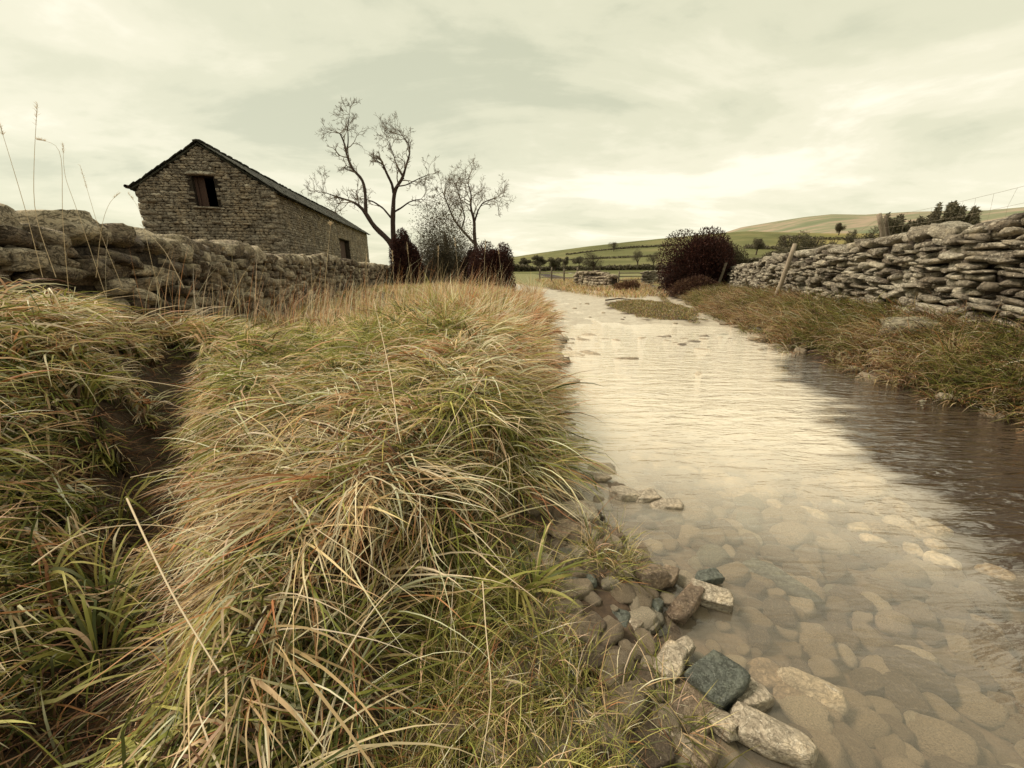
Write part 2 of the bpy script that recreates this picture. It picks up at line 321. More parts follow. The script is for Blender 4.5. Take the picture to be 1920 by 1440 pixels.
# ------------------------------------------------------------------ water
def water_mat():
    m = bpy.data.materials.new('stream_water'); m.use_nodes = True; nt = m.node_tree; nt.nodes.clear()
    g = N(nt, 'ShaderNodeNewGeometry'); P = g.outputs['Position']; sp_ = N(nt, 'ShaderNodeSeparateXYZ'); nt.links.new(P, sp_.inputs[0])
    n1 = noise(nt, P, 3.2, 5, 0.55, 0.6, (0.8, 2.6, 1)); n2 = noise(nt, P, 13, 3, 0.5, 0.3, (0.7, 2.2, 1)); 
    amp = N(nt, 'ShaderNodeMapRange', ins={'From Min': 1.0, 'From Max': 4.0, 'To Min': 0.08, 'To Max': 1.0}); nt.links.new(M(nt, 'ADD', sp_.outputs[1], M(nt, 'MULTIPLY', sp_.outputs[0], 0.25)), amp.inputs[0])
    h = M(nt, 'MULTIPLY', M(nt, 'ADD', M(nt, 'MULTIPLY', n1, 1.0), M(nt, 'MULTIPLY', n2, 0.22)), amp.outputs[0])
    zb_ = N(nt, 'ShaderNodeVertexColor', layer_name='zone'); zz2 = N(nt, 'ShaderNodeSeparateColor'); nt.links.new(zb_.outputs[0], zz2.inputs[0]); n5 = noise(nt, P, 5.5, 3, 0.5, 0.8, (0.45, 2.3, 1)); h = M(nt, 'ADD', M(nt, 'MULTIPLY', h, M(nt, 'MULTIPLY_ADD', zz2.outputs[1], -0.75, 1.0)), M(nt, 'MULTIPLY', M(nt, 'MULTIPLY', n5, zz2.outputs[1]), 1.0))
    bp = N(nt, 'ShaderNodeBump', ins={'Strength': 1.0, 'Distance': 0.045}); nt.links.new(h, bp.inputs['Height'])
    fr = N(nt, 'ShaderNodeLayerWeight', ins={'Blend': 0.5}); nt.links.new(bp.outputs[0], fr.inputs['Normal'])
    gl = N(nt, 'ShaderNodeBsdfGlossy', ins={'Roughness': 0.03, 'Color': (1, 0.97, 0.93, 1)}); nt.links.new(bp.outputs[0], gl.inputs['Normal'])
    tr = N(nt, 'ShaderNodeBsdfTransparent', ins={'Color': (0.95, 0.90, 0.82, 1)})
    df = N(nt, 'ShaderNodeBsdfDiffuse', ins={'Color': (0.84, 0.75, 0.60, 1)})
    zc_ = N(nt, 'ShaderNodeVertexColor', layer_name='zone'); zs_ = N(nt, 'ShaderNodeSeparateColor'); nt.links.new(zc_.outputs[0], zs_.inputs[0])
    a = N(nt, 'ShaderNodeMixShader'); nt.links.new(zs_.outputs[0], a.inputs[0]); nt.links.new(tr.outputs[0], a.inputs[1]); nt.links.new(df.outputs[0], a.inputs[2])
    f = M(nt, 'MULTIPLY_ADD', M(nt, 'POWER', fr.outputs['Facing'], 2.7), 0.95, 0.025, clamp=True)
    x = N(nt, 'ShaderNodeMixShader'); nt.links.new(f, x.inputs[0]); nt.links.new(a.outputs[0], x.inputs[1]); nt.links.new(gl.outputs[0], x.inputs[2])
    o = N(nt, 'ShaderNodeOutputMaterial'); nt.links.new(x.outputs[0], o.inputs[0]); return m
ys = np.linspace(-2.5, 17, 300); L = np.interp(ys, SY, SX)-0.35; Rr = np.interp(ys, RY, RX)+0.3
u = np.linspace(0, 1, 90)[None]; X = L[:, None]*(1-u)+Rr[:, None]*u; Y = np.broadcast_to(ys[:, None], X.shape)
V = np.stack([X, Y, X*0], -1).reshape(-1, 3); i = np.arange(299)[:, None]*90; j = np.arange(89)[None]  # faces up
obj('stream_water', mkmesh('stream_water', V, [np.stack([i+j, i+j+1, i+91+j, i+90+j], -1).reshape(-1, 4)], water_mat(), True, None, np.stack([(1-reflmask(V[:, 0], V[:, 1]))*(0.06+0.70*ss((V[:, 1]+0.3*V[:, 0]+fbm(V[:, 0]*1.5, V[:, 1]*1.5)-1.6)/2.2))+0.02, reflmask(V[:, 0], V[:, 1])*ss((8-V[:, 1])/2), V[:, 0]*0], -1)))['kind'] = 'structure'  # pale silt is left out where the dark reflection is painted

# ------------------------------------------------------------------ stones
def cube_template(n):
    vs = {}; V = []; Q = []
    def vid(p):
        k = tuple(np.round(p, 5))
        if k not in vs: vs[k] = len(V); V.append(p)
        return vs[k]
    for ax in range(3):
        for s in (-1, 1):
            for a in range(n):
                for b in range(n):
                    q = []
                    for (da, db) in ((0, 0), (1, 0), (1, 1), (0, 1)):
                        p = [0, 0, 0]; p[ax] = s; p[(ax+1) % 3] = -1+2*(a+da)/n; p[(ax+2) % 3] = -1+2*(b+db)/n
                        q.append(vid(np.array(p, float)))
                    Q.append(q if s > 0 else q[::-1])
    return np.array(V), np.array(Q)
CT = {n: cube_template(n) for n in (2, 3, 4, 6, 9)}
def stones(n, centers, scales, frames, roundness, rough=0.12, r=rng, cuts=None):
    """n: template size; returns V (N*v,3), Q. frames: (N,3,3) columns = local axes"""
    T, Q = CT[n]; Nn = len(centers)
    sph = T/np.linalg.norm(T, axis=1)[:, None]
    rd = np.broadcast_to(roundness, (Nn,))[:, None, None]
    P = T[None]*(1-rd)*0.82+sph[None]*rd*1.08+sph[None]*(1-rd)*0.18
    for k in range(4 if n < 6 else 7):
        K = r.normal(size=(Nn, 3))*(1.0+0.95*k); ph = r.random((Nn, 1))*6.28; amp = rough/(1+0.6*k)
        D = r.normal(size=(Nn, 1, 3)); 
        P = P+amp*np.sin(np.einsum('vc,nc->nv', T, K)+ph)[..., None]*(0.6*sph[None]+0.4*D*0.6)
    # planar cuts give broken faces
    for k in range(cuts if cuts is not None else (2 if n < 4 else 5)):
        nrm = r.normal(size=(Nn, 3))*np.array([1, 1, 1.3]); nrm /= np.linalg.norm(nrm, axis=1)[:, None]; dd = r.uniform(0.62, 1.0, (Nn, 1))
        q = np.einsum('nvc,nc->nv', P, nrm)-dd; P = P-np.maximum(q, 0)[..., None]*nrm[:, None]*0.85
    P = P*np.asarray(scales)[:, None, :]
    P = np.einsum('nvc,nkc->nvk', P, frames)+np.asarray(centers)[:, None]
    Qa = (Q[None]+(np.arange(Nn)*len(T))[:, None, None]).reshape(-1, 4)
    return P.reshape(-1, 3), Qa
def rotz(a): return np.array([[math.cos(a), -math.sin(a), 0], [math.sin(a), math.cos(a), 0], [0, 0, 1]])
def euler(a, b, c):
    return np.array(Matrix.Rotation(c, 3, 'Z') @ Matrix.Rotation(b, 3, 'Y') @ Matrix.Rotation(a, 3, 'X'))

def dry_wall(path, heights, thick, label, mat, rowh, lens, cat='wall', side=1, cope=(0.35, 0.26), tilt=0.0, rd=(0.25, 0.6), seed=1, jit=0.03, name='dry_stone_wall'):
    """courses of stones on the visible face, the hidden face and a dark core; coping stones on top are a part"""
    r = np.random.default_rng(seed)
    path = np.asarray(path, float); seg = np.hypot(*np.diff(path, axis=0).T); cum = np.concatenate([[0], np.cumsum(seg)])
    def pt(s):
        x = np.interp(s, cum, path[:, 0]); y = np.interp(s, cum, path[:, 1])
        x2 = np.interp(s+0.05, cum, path[:, 0]); y2 = np.interp(s+0.05, cum, path[:, 1]); x1 = np.interp(s-0.05, cum, path[:, 0]); y1 = np.interp(s-0.05, cum, path[:, 1])
        d = np.array([x2-x1, y2-y1]); d /= np.hypot(*d)+1e-9; return np.array([x, y]), d
    total = cum[-1]
    root = empty(name, (path[0, 0], path[0, 1], float(H(*path[0])))); tag(root, label, cat)
    base = np.array(root.location)
    hs = lambda s: np.interp(s, cum, heights)
    # core
    mb = MB(); sN = np.linspace(0, total, max(20, int(total/0.25))); ring = []
    for s in sN:
        p, d = pt(s); n = np.array([-d[1], d[0]])*side; g = float(H(p[0], p[1])); h = hs(s)
        for (o, zz) in ((thick/2-0.10, g-0.3), (thick/2-0.13, g+h-0.03), (-thick/2+0.13, g+h-0.03), (-thick/2+0.10, g-0.3)):
            ring.append([p[0]+n[0]*o, p[1]+n[1]*o, zz])
    k = len(sN); i = np.arange(k-1)[:, None]*4; Q = []
    for a in range(4):
        b = (a+1) % 4; Q.append(np.stack([i+a, i+b, i+4+b, i+4+a], -1).reshape(-1, 4))
    Q.append(np.array([[0, 1, 2, 3], [4*k-1, 4*k-2, 4*k-3, 4*k-4]])); mb.add(ring, np.concatenate(Q))
    mb.V[0] = mb.V[0]-base; mb.build('core', m_core, root, smooth=False)
    body = {n: [[], [], [], []] for n in (3, 4, 6)}
    for sd_ in (1, -1):
        z = -0.12; hmax = max(heights)
        while z < hmax:
            rh = r.uniform(*rowh)*(1.25 if z < 0.3 else 1.0); s = r.uniform(-0.2, 0)
            while s < total:
                ln = r.uniform(*lens)*(0.8+0.6*(rh/rowh[1])); sm = s+ln/2
                if sm > total: break
                p, d = pt(sm); g = float(H(p[0], p[1])); hh = hs(sm)
                wob = 0.05*math.sin(sm*1.7+z*3)
                if z+rh*0.8 < hh+wob:
                    dist = math.hypot(*p); nT = 6 if (dist < 7.5 and sd_ == 1) else (4 if dist < 13 and sd_ == 1 else 3)
                    n2 = np.array([-d[1], d[0]])*side*sd_
                    off = thick/2-0.11-0.10*(z/hmax)*thick+r.normal()*jit
                    c = [p[0]+n2[0]*off, p[1]+n2[1]*off, g+z+rh/2+wob+r.normal()*0.008]
                    R_ = np.stack([np.array([d[0], d[1], 0]), np.array([n2[0], n2[1], 0]), np.array([0, 0, 1.0])], 1)
                    R_ = R_ @ euler(r.normal()*0.08, r.normal()*0.07+tilt*r.random(), r.normal()*0.12)
                    body[nT][0].append(c); body[nT][1].append([ln*0.53, 0.13*r.uniform(0.8, 1.3), rh*0.56*r.uniform(0.85, 1.12)]); body[nT][2].append(R_); body[nT][3].append(r.uniform(*rd))
                s += ln*r.uniform(0.94, 1.03)
            z += rh*0.97
    mb = MB()
    for nT, (c, s_, f, rr_) in body.items():
        if c:
            V, Q = stones(nT, np.array(c)-base, np.array(s_), np.array(f), np.array(rr_), 0.17, r); mb.add(V, Q)
    mb.build('stonework', mat, root)
    cc = [[], [], [], []]; s = 0.0
    while s < total:
        ln = r.uniform(0.5, 1.1)*cope[0]; p, d = pt(s+ln/2); g = float(H(p[0], p[1])); h = hs(s+ln/2)
        n2 = np.array([-d[1], d[0]])*side
        chh = cope[1]*r.uniform(0.7, 1.25)
        R_ = np.stack([np.array([d[0], d[1], 0]), np.array([n2[0], n2[1], 0]), np.array([0, 0, 1.0])], 1) @ euler(r.normal()*0.1, r.normal()*0.12+tilt, r.normal()*0.12)
        cc[0].append([p[0], p[1], g+h+chh*0.28]); cc[1].append([ln*0.56, thick*0.44*r.uniform(0.85, 1.15), chh*0.55]); cc[2].append(R_); cc[3].append(r.uniform(rd[0], rd[1]+0.1))
        s += ln*0.97
    V, Q = stones(6, np.array(cc[0])-base, np.array(cc[1]), np.array(cc[2]), np.array(cc[3]), 0.13, r)
    mb = MB(); mb.add(V, Q); mb.build('coping', mat, root)
    return root
# right wall
RW = [(4.9, -1.5), (5.25, 1.0), (5.7, 3.0), (6.1, 4.9), (6.75, 8.0), (7.55, 11.5), (9.1, 16), (11.0, 21), (13.0, 27)]
def top_for(path, tops):
    return [t-float(H(*p)) for p, t in zip(path, tops)]
dry_wall(RW, top_for(RW, [2.6, 2.4, 1.98, 1.70, 1.56, 1.40, 1.23, 1.02, 0.85]), 0.62, 'long dry stone wall of pale grey limestone slabs along the right bank', m_rwall, (0.052, 0.115), (0.11, 0.33), side=1, cope=(0.32, 0.17), tilt=-0.12, seed=5, rd=(0.0, 0.32), jit=0.05)
dry_wall(LW, top_for(LW, [1.50, 1.47, 1.45, 1.42, 1.42, 1.34, 1.28, 1.18, 1.05, 0.75]), 0.6, 'brown dry stone wall with big rounded coping stones in front of the barn', m_lwall, (0.075, 0.15), (0.11, 0.26), side=-1, cope=(0.28, 0.23), tilt=0.30, rd=(0.0, 0.45), seed=9, jit=0.05)

# ------------------------------------------------------------------ barn
def barn():
    r = np.random.default_rng(21)
    a = math.radians(10.2); A = np.array([-11.0, 20.0]); ux = np.array([-math.cos(a), -math.sin(a)])   # from right corner to left corner of the gable
    uy = np.array([-math.sin(a), math.cos(a)])                                                          # along the barn, away
    Wd, Ln, gz = 5.5, 25.0, 0.75; ez = 4.70-gz; rz = 6.45-gz
    root = empty('stone_barn', (A[0], A[1], gz)); tag(root, 'old stone field barn with a small dark opening in its gable behind the wall', 'barn')
    fr = lambda x, y, z: np.stack([x*ux[0]+y*uy[0], x*ux[1]+y*uy[1], z], -1)      # local: x across, y along, z up
    wx0, wx1, wz0, wz1 = 2.42, 3.30, 3.12, 4.36
    dy0, dy1, dz1 = 12.0, 15.5, 2.55
    verge = lambda x: ez+(rz-ez)*(1-abs(x-Wd/2)/(Wd/2))-0.10
    mb = MB()
    def prism(poly, y0, y1):     # poly in (x,z), extruded along y
        n = len(poly); V = [fr(np.array(x), np.array(y0), np.array(z)) for x, z in poly]+[fr(np.array(x), np.array(y1), np.array(z)) for x, z in poly]
        for k in range(n):
            k2 = (k+1) % n; mb.add([V[k], V[k2], V[k2+n], V[k+n]], [[0, 1, 2, 3]])
        for o in (0, n):
            mb.add([V[o+k] for k in range(n)], None if n != 4 else [[0, 1, 2, 3]], [[0, k, k+1] for k in range(1, n-1)] if n != 4 else None)
    th = 0.55
    for y0, y1, hole in ((0, th, True), (Ln-th, Ln, False)):
        if hole:
            prism([(0, -.5), (wx0, -.5), (wx0, verge(wx0)), (0, verge(0))], y0, y1)
            prism([(wx1, -.5), (Wd, -.5), (Wd, verge(Wd)), (wx1, verge(wx1))], y0, y1)
            prism([(wx0, -.5), (wx1, -.5), (wx1, wz0), (wx0, wz0)], y0, y1)
            prism([(wx0, wz1), (wx1, wz1), (wx1, verge(wx1)), (Wd/2, verge(Wd/2)), (wx0, verge(wx0))], y0, y1)
        else: prism([(0, -.5), (Wd, -.5), (Wd, verge(Wd)), (Wd/2, verge(Wd/2)), (0, verge(0))], y0, y1)
    prism([(Wd-th, -.5), (Wd, -.5), (Wd, ez-0.1), (Wd-th, ez-0.1)], th, Ln-th)
    prism([(0, -.5), (th, -.5), (th, ez-0.1), (0, ez-0.1)], th, dy0); prism([(0, -.5), (th, -.5), (th, ez-0.1), (0, ez-0.1)], dy1, Ln-th)
    prism([(0, dz1), (th, dz1), (th, ez-0.1), (0, ez-0.1)], dy0, dy1)
    mb.build('wall', m_core, root, smooth=False)
    # rubble facing: gable and the long side
    cs, ssz, fs, rds = [], [], [], []
    ux3 = np.array([ux[0], ux[1], 0]); uy3 = np.array([uy[0], uy[1], 0]); up = np.array([0, 0, 1.0])
    def face(length, topf, org, du, dn, openings, quoin):
        z = 0.0
        while z < 6.5:
            rh = r.uniform(0.08, 0.17); s = r.uniform(-0.15, 0.0)
            while s < length:
                ln = r.uniform(0.12, 0.42)
                s0, s1 = s, min(s+ln, length); c = (s0+s1)/2
                s += ln
                if s1-s0 < 0.07 or z+rh > topf(c)+0.06: continue
                if any(s1 > o0+0.02 and s0 < o1-0.02 and z+rh > p0+0.03 and z < p1-0.03 for o0, o1, p0, p1 in openings): continue
                dep = 0.05+abs(r.normal())*0.018
                cs.append(org+du*c+up*(z+rh/2)-dn*0.02); ssz.append([(s1-s0)*0.53, dep+0.02, rh*0.56]); fs.append(np.stack([du, dn, up], 1) @ euler(0, r.normal()*0.03, r.normal()*0.02)); rds.append(r.uniform(0.2, 0.7))
            z += rh
    face(Wd, lambda x: verge(x), np.zeros(3), ux3, -uy3, [(wx0, wx1, wz0, wz1)], 0)
    face(Ln, lambda x: ez-0.1, np.zeros(3), uy3, -ux3, [(dy0, dy1, 0, dz1)], 0)
    face(Ln, lambda x: ez-0.1, ux3*Wd, uy3, ux3, [], 0)
    # quoins
    for (org, s1, s2) in ((np.zeros(3), ux3, uy3), (ux3*Wd, -ux3, uy3)):
        z = 0; k = 0
        while z < ez-0.3:
            rh = r.uniform(0.2, 0.3); L1, L2 = (0.62, 0.32) if k % 2 else (0.32, 0.62)
            cs.append(org+s1*(L1/2-0.09)+s2*(L2/2-0.09)+up*(z+rh/2)); ssz.append([L1/2+0.02, L2/2+0.02, rh*0.5]); fs.append(np.stack([s1, s2, up], 1)); rds.append(0.12); z += rh; k += 1
    # through stones jutting out of the gable
    for (x, z) in ((1.3, 2.4), (2.6, 2.45), (4.2, 2.4), (1.2, 3.5), (5.0, 3.3), (3.1, 1.5), (4.6, 1.6)):
        cs.append(ux3*x+up*z-uy3*0.05); ssz.append([0.2, 0.14, 0.06]); fs.append(np.stack([ux3, -uy3, up], 1)); rds.append(0.3)
    V, Q = stones(3, np.array(cs), np.array(ssz), np.array(fs), np.array(rds), 0.08, r); m2 = MB(); m2.add(V, Q); m2.build('rubble_facing', m_barn, root)
    for nm, c_, h_ in (('lintel', up*(wz1+0.10)-uy3*0.02, [0.62, 0.2, 0.08]), ('window_sill', up*(wz0-0.05)-uy3*0.02, [0.55, 0.2, 0.05])):
        V, Q = stones(4, np.array([ux3*(wx0+wx1)/2+c_]), np.array([h_]), np.array([np.stack([ux3, -uy3, up], 1)]), np.array([0.1]), 0.05, r); m3 = MB(); m3.add(V, Q); m3.build(nm, m_barn, root)
    m4 = MB()
    def box(mb, c, h, f):
        T, Q = CT[2]; mb.add(np.asarray(c)+(T*np.asarray(h)) @ np.asarray(f).T, Q)
    f0 = np.stack([ux3, uy3, up], 1)
    win = m4; box(m4, ux3*(wx1-0.05)+uy3*0.25+up*(wz0+wz1)/2, (0.05, 0.05, 0.64), f0); box(m4, ux3*(wx1-0.24)+uy3*0.3+up*(wz0+wz1)/2, (0.13, 0.02, 0.62), f0); box(m4, ux3*(wx0+0.04)+uy3*0.25+up*(wz0+wz1)/2, (0.04, 0.05, 0.64), f0)
    m4.build('window_shutter', m_plank, root, smooth=False)
    m5 = MB()
    for k in range(6): box(m5, uy3*(dy0+0.3+k*0.56)+ux3*0.35+up*dz1/2, (0.03, 0.26, dz1/2-0.02), f0)
    m5.build('door', m_plank, root, smooth=False)
    # roof: rows of stone slates on both slopes
    ov, sl_ = 0.28, math.atan2(rz-ez, Wd/2); rl = (Wd/2+ov)/math.cos(sl_)
    cs, ssz, fs, rds = [], [], [], []
    for sgn in (-1, 1):
        dn_ = (-ux3 if sgn < 0 else ux3)*math.cos(sl_)-up*math.sin(sl_)            # down the slope
        nrm = np.cross(uy3, dn_); nrm = nrm if nrm[2] > 0 else -nrm
        org = ux3*Wd/2+up*rz; d = 0.12
        while d < rl:
            t_ = 0.26+0.10*d/rl; s = -0.18
            while s < Ln+0.15:
                ln = r.uniform(0.25, 0.62); c = org+dn_*(d+r.normal()*0.015)+uy3*(s+ln/2)+nrm*(0.035+r.normal()*0.006-0.10*math.sin(math.pi*min(max(s/Ln, 0), 1))*0.8)
                tl = 0.10; dd = dn_*math.cos(tl)-nrm*math.sin(tl)*-1*0; 
                cs.append(c); ssz.append([ln*0.51, t_*0.72, 0.022]); fs.append(np.stack([uy3, dn_, nrm], 1) @ euler(-0.06+r.normal()*0.015, 0, r.normal()*0.02)); rds.append(0.08); s += ln
            d += t_
    s = -0.18
    while s < Ln:
        ln = 0.6; cs.append(ux3*Wd/2+up*(rz+0.05-0.08*math.sin(math.pi*min(max(s/Ln, 0), 1)))+uy3*(s+ln/2)); ssz.append([0.305, 0.17, 0.05]); fs.append(np.stack([uy3, ux3, up], 1)); rds.append(0.3); s += ln
    V, Q = stones(2, np.array(cs), np.array(ssz), np.array(fs), np.array(rds), 0.03, r); m6 = MB(); m6.add(V, Q)
    for sgn in (-1, 1):       # deck under the slates
        dn_ = (-ux3 if sgn < 0 else ux3)*math.cos(sl_)-up*math.sin(sl_); o0 = ux3*Wd/2+up*(rz-0.03)
        for (h0, h1) in ((0, -0.06),):
            P = [o0-uy3*0.1, o0+dn_*(rl-0.05)-uy3*0.1, o0+dn_*(rl-0.05)+uy3*(Ln+0.1), o0+uy3*(Ln+0.1)]
            P2 = [p-up*0.07 for p in P]; m6.add(P+P2, [[0, 1, 2, 3], [7, 6, 5, 4], [0, 4, 5, 1], [1, 5, 6, 2], [2, 6, 7, 3], [3, 7, 4, 0]])
    m6.build('roof', m_slate, root, smooth=False)
    m7 = MB(); e_ = ux3*(Wd+0.30)+up*(ez-0.12); V, Q, = tube([e_-uy3*0.25, e_+uy3*Ln], [0.07, 0.07], 8); m7.add(V, Q)
    m7.build('gutter', m_plank, root)
def tube(P, R_, n=6):
    P = np.asarray(P, float); k = len(P); T = np.gradient(P, axis=0); T /= np.linalg.norm(T, axis=1)[:, None]+1e-9
    ref = np.array([0.3, 0.2, 1.0]) if abs(T[0][2]) < 0.9 else np.array([1.0, 0.2, 0.1])
    A = np.cross(T, ref); A /= np.linalg.norm(A, axis=1)[:, None]+1e-9; B = np.cross(T, A)
    th = np.arange(n)*2*math.pi/n; R_ = np.asarray(R_)[:, None, None]
    V = P[:, None]+R_*(A[:, None]*np.cos(th)[None, :, None]+B[:, None]*np.sin(th)[None, :, None])
    i = np.arange(k-1)[:, None]*n; j = np.arange(n)[None]; j2 = (j+1) % n
    Q = np.stack([i+j, i+j2, i+n+j2, i+n+j], -1).reshape(-1, 4)
    return V.reshape(-1, 3), Q
barn()

# ------------------------------------------------------------------ ribbons (grass blades, twigs, leaves)
def blades(root, az, e0, e1_, L, W, K, c0, c1, r=rng, clamp=None, wig=0.25, taper=1.6, lift=None):
    n = len(root); root = np.asarray(root, float)
    az = np.asarray(az); s = np.linspace(0, 1, K+1)
    azk = az[:, None]+wig*(r.normal(size=(n, 1))*s[None]+0.35*r.normal(size=(n, K+1)).cumsum(1)/math.sqrt(K))
    p_ = r.uniform(0.7, 1.5, (n, 1))
    el = e0[:, None]+(e1_-e0)[:, None]*s[None]**p_
    kk_ = (r.random((n, 1)) < 0.28)*(s[None] > r.uniform(0.3, 0.8, (n, 1))); azk = azk+kk_*r.normal(size=(n, 1))*0.5; el = el-kk_*np.abs(r.normal(size=(n, 1)))*0.7
    T = np.stack([np.sin(azk)*np.cos(el), np.cos(azk)*np.cos(el), np.sin(el)], -1)
    P = np.zeros((n, K+1, 3)); P[:, 0] = root
    P[:, 1:] = root[:, None]+np.cumsum(T[:, :-1]*(L/K)[:, None, None], 1)
    if clamp is not None:
        g = clamp(P[..., 0], P[..., 1]); lf = (lift if lift is not None else r.uniform(0.01, 0.07, n))[:, None]*np.minimum(1, s*4)[None]
        zz = P[..., 2]; m = g+lf; P[..., 2] = np.where(zz < m, m+0.15*(0), zz)
    side = np.stack([np.cos(azk), -np.sin(azk), 0*azk], -1); roll = (r.normal(size=(n, 1))*0.9)+r.normal(size=(n, 1))*s[None]*0.9
    up = np.cross(side, T); wv = side*np.cos(roll)[..., None]+up*np.sin(roll)[..., None]
    wd = (W[:, None]*(0.65+0.7*s[None])*(1-s[None]**taper)+W[:, None]*0.05)[..., None]*0.5
    V = np.stack([P-wv*wd, P+wv*wd], 2).reshape(n, -1, 3)
    k = np.arange(K)*2; q = np.stack([k, k+1, k+3, k+2], -1)
    Q = (q[None]+(np.arange(n)*(2*(K+1)))[:, None, None]).reshape(-1, 4)
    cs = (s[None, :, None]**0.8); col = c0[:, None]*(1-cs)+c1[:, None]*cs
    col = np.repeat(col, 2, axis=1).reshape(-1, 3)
    return V.reshape(-1, 3), Q, col
STRAW = np.array([0.74, 0.54, 0.32]); PALE = np.array([0.90, 0.76, 0.54]); GREEN = np.array([0.30, 0.30, 0.075]); LIME = np.array([0.52, 0.48, 0.16])
DGREEN = np.array([0.10, 0.115, 0.035]); RUST = np.array([0.55, 0.27, 0.125]); BROWN = np.array([0.24, 0.135, 0.075]); DARK = np.array([0.07, 0.04, 0.025])
PAL = np.stack([STRAW, PALE, GREEN, LIME, DGREEN, RUST, BROWN, DARK])
def pick(probs, n, r, clump=None):
    p = np.asarray(probs, float); p = p/p.sum(-1, keepdims=True)
    if p.ndim == 1: p = np.broadcast_to(p, (n, 8))
    u_ = r.random(n); idx = (p.cumsum(1) < u_[:, None]).sum(1).clip(0, 7)
    c = PAL[idx]; c = c*r.uniform(0.72, 1.25, (n, 1))*(1+r.normal(size=(n, 3))*0.05); return np.clip(c, 0.01, 0.9)

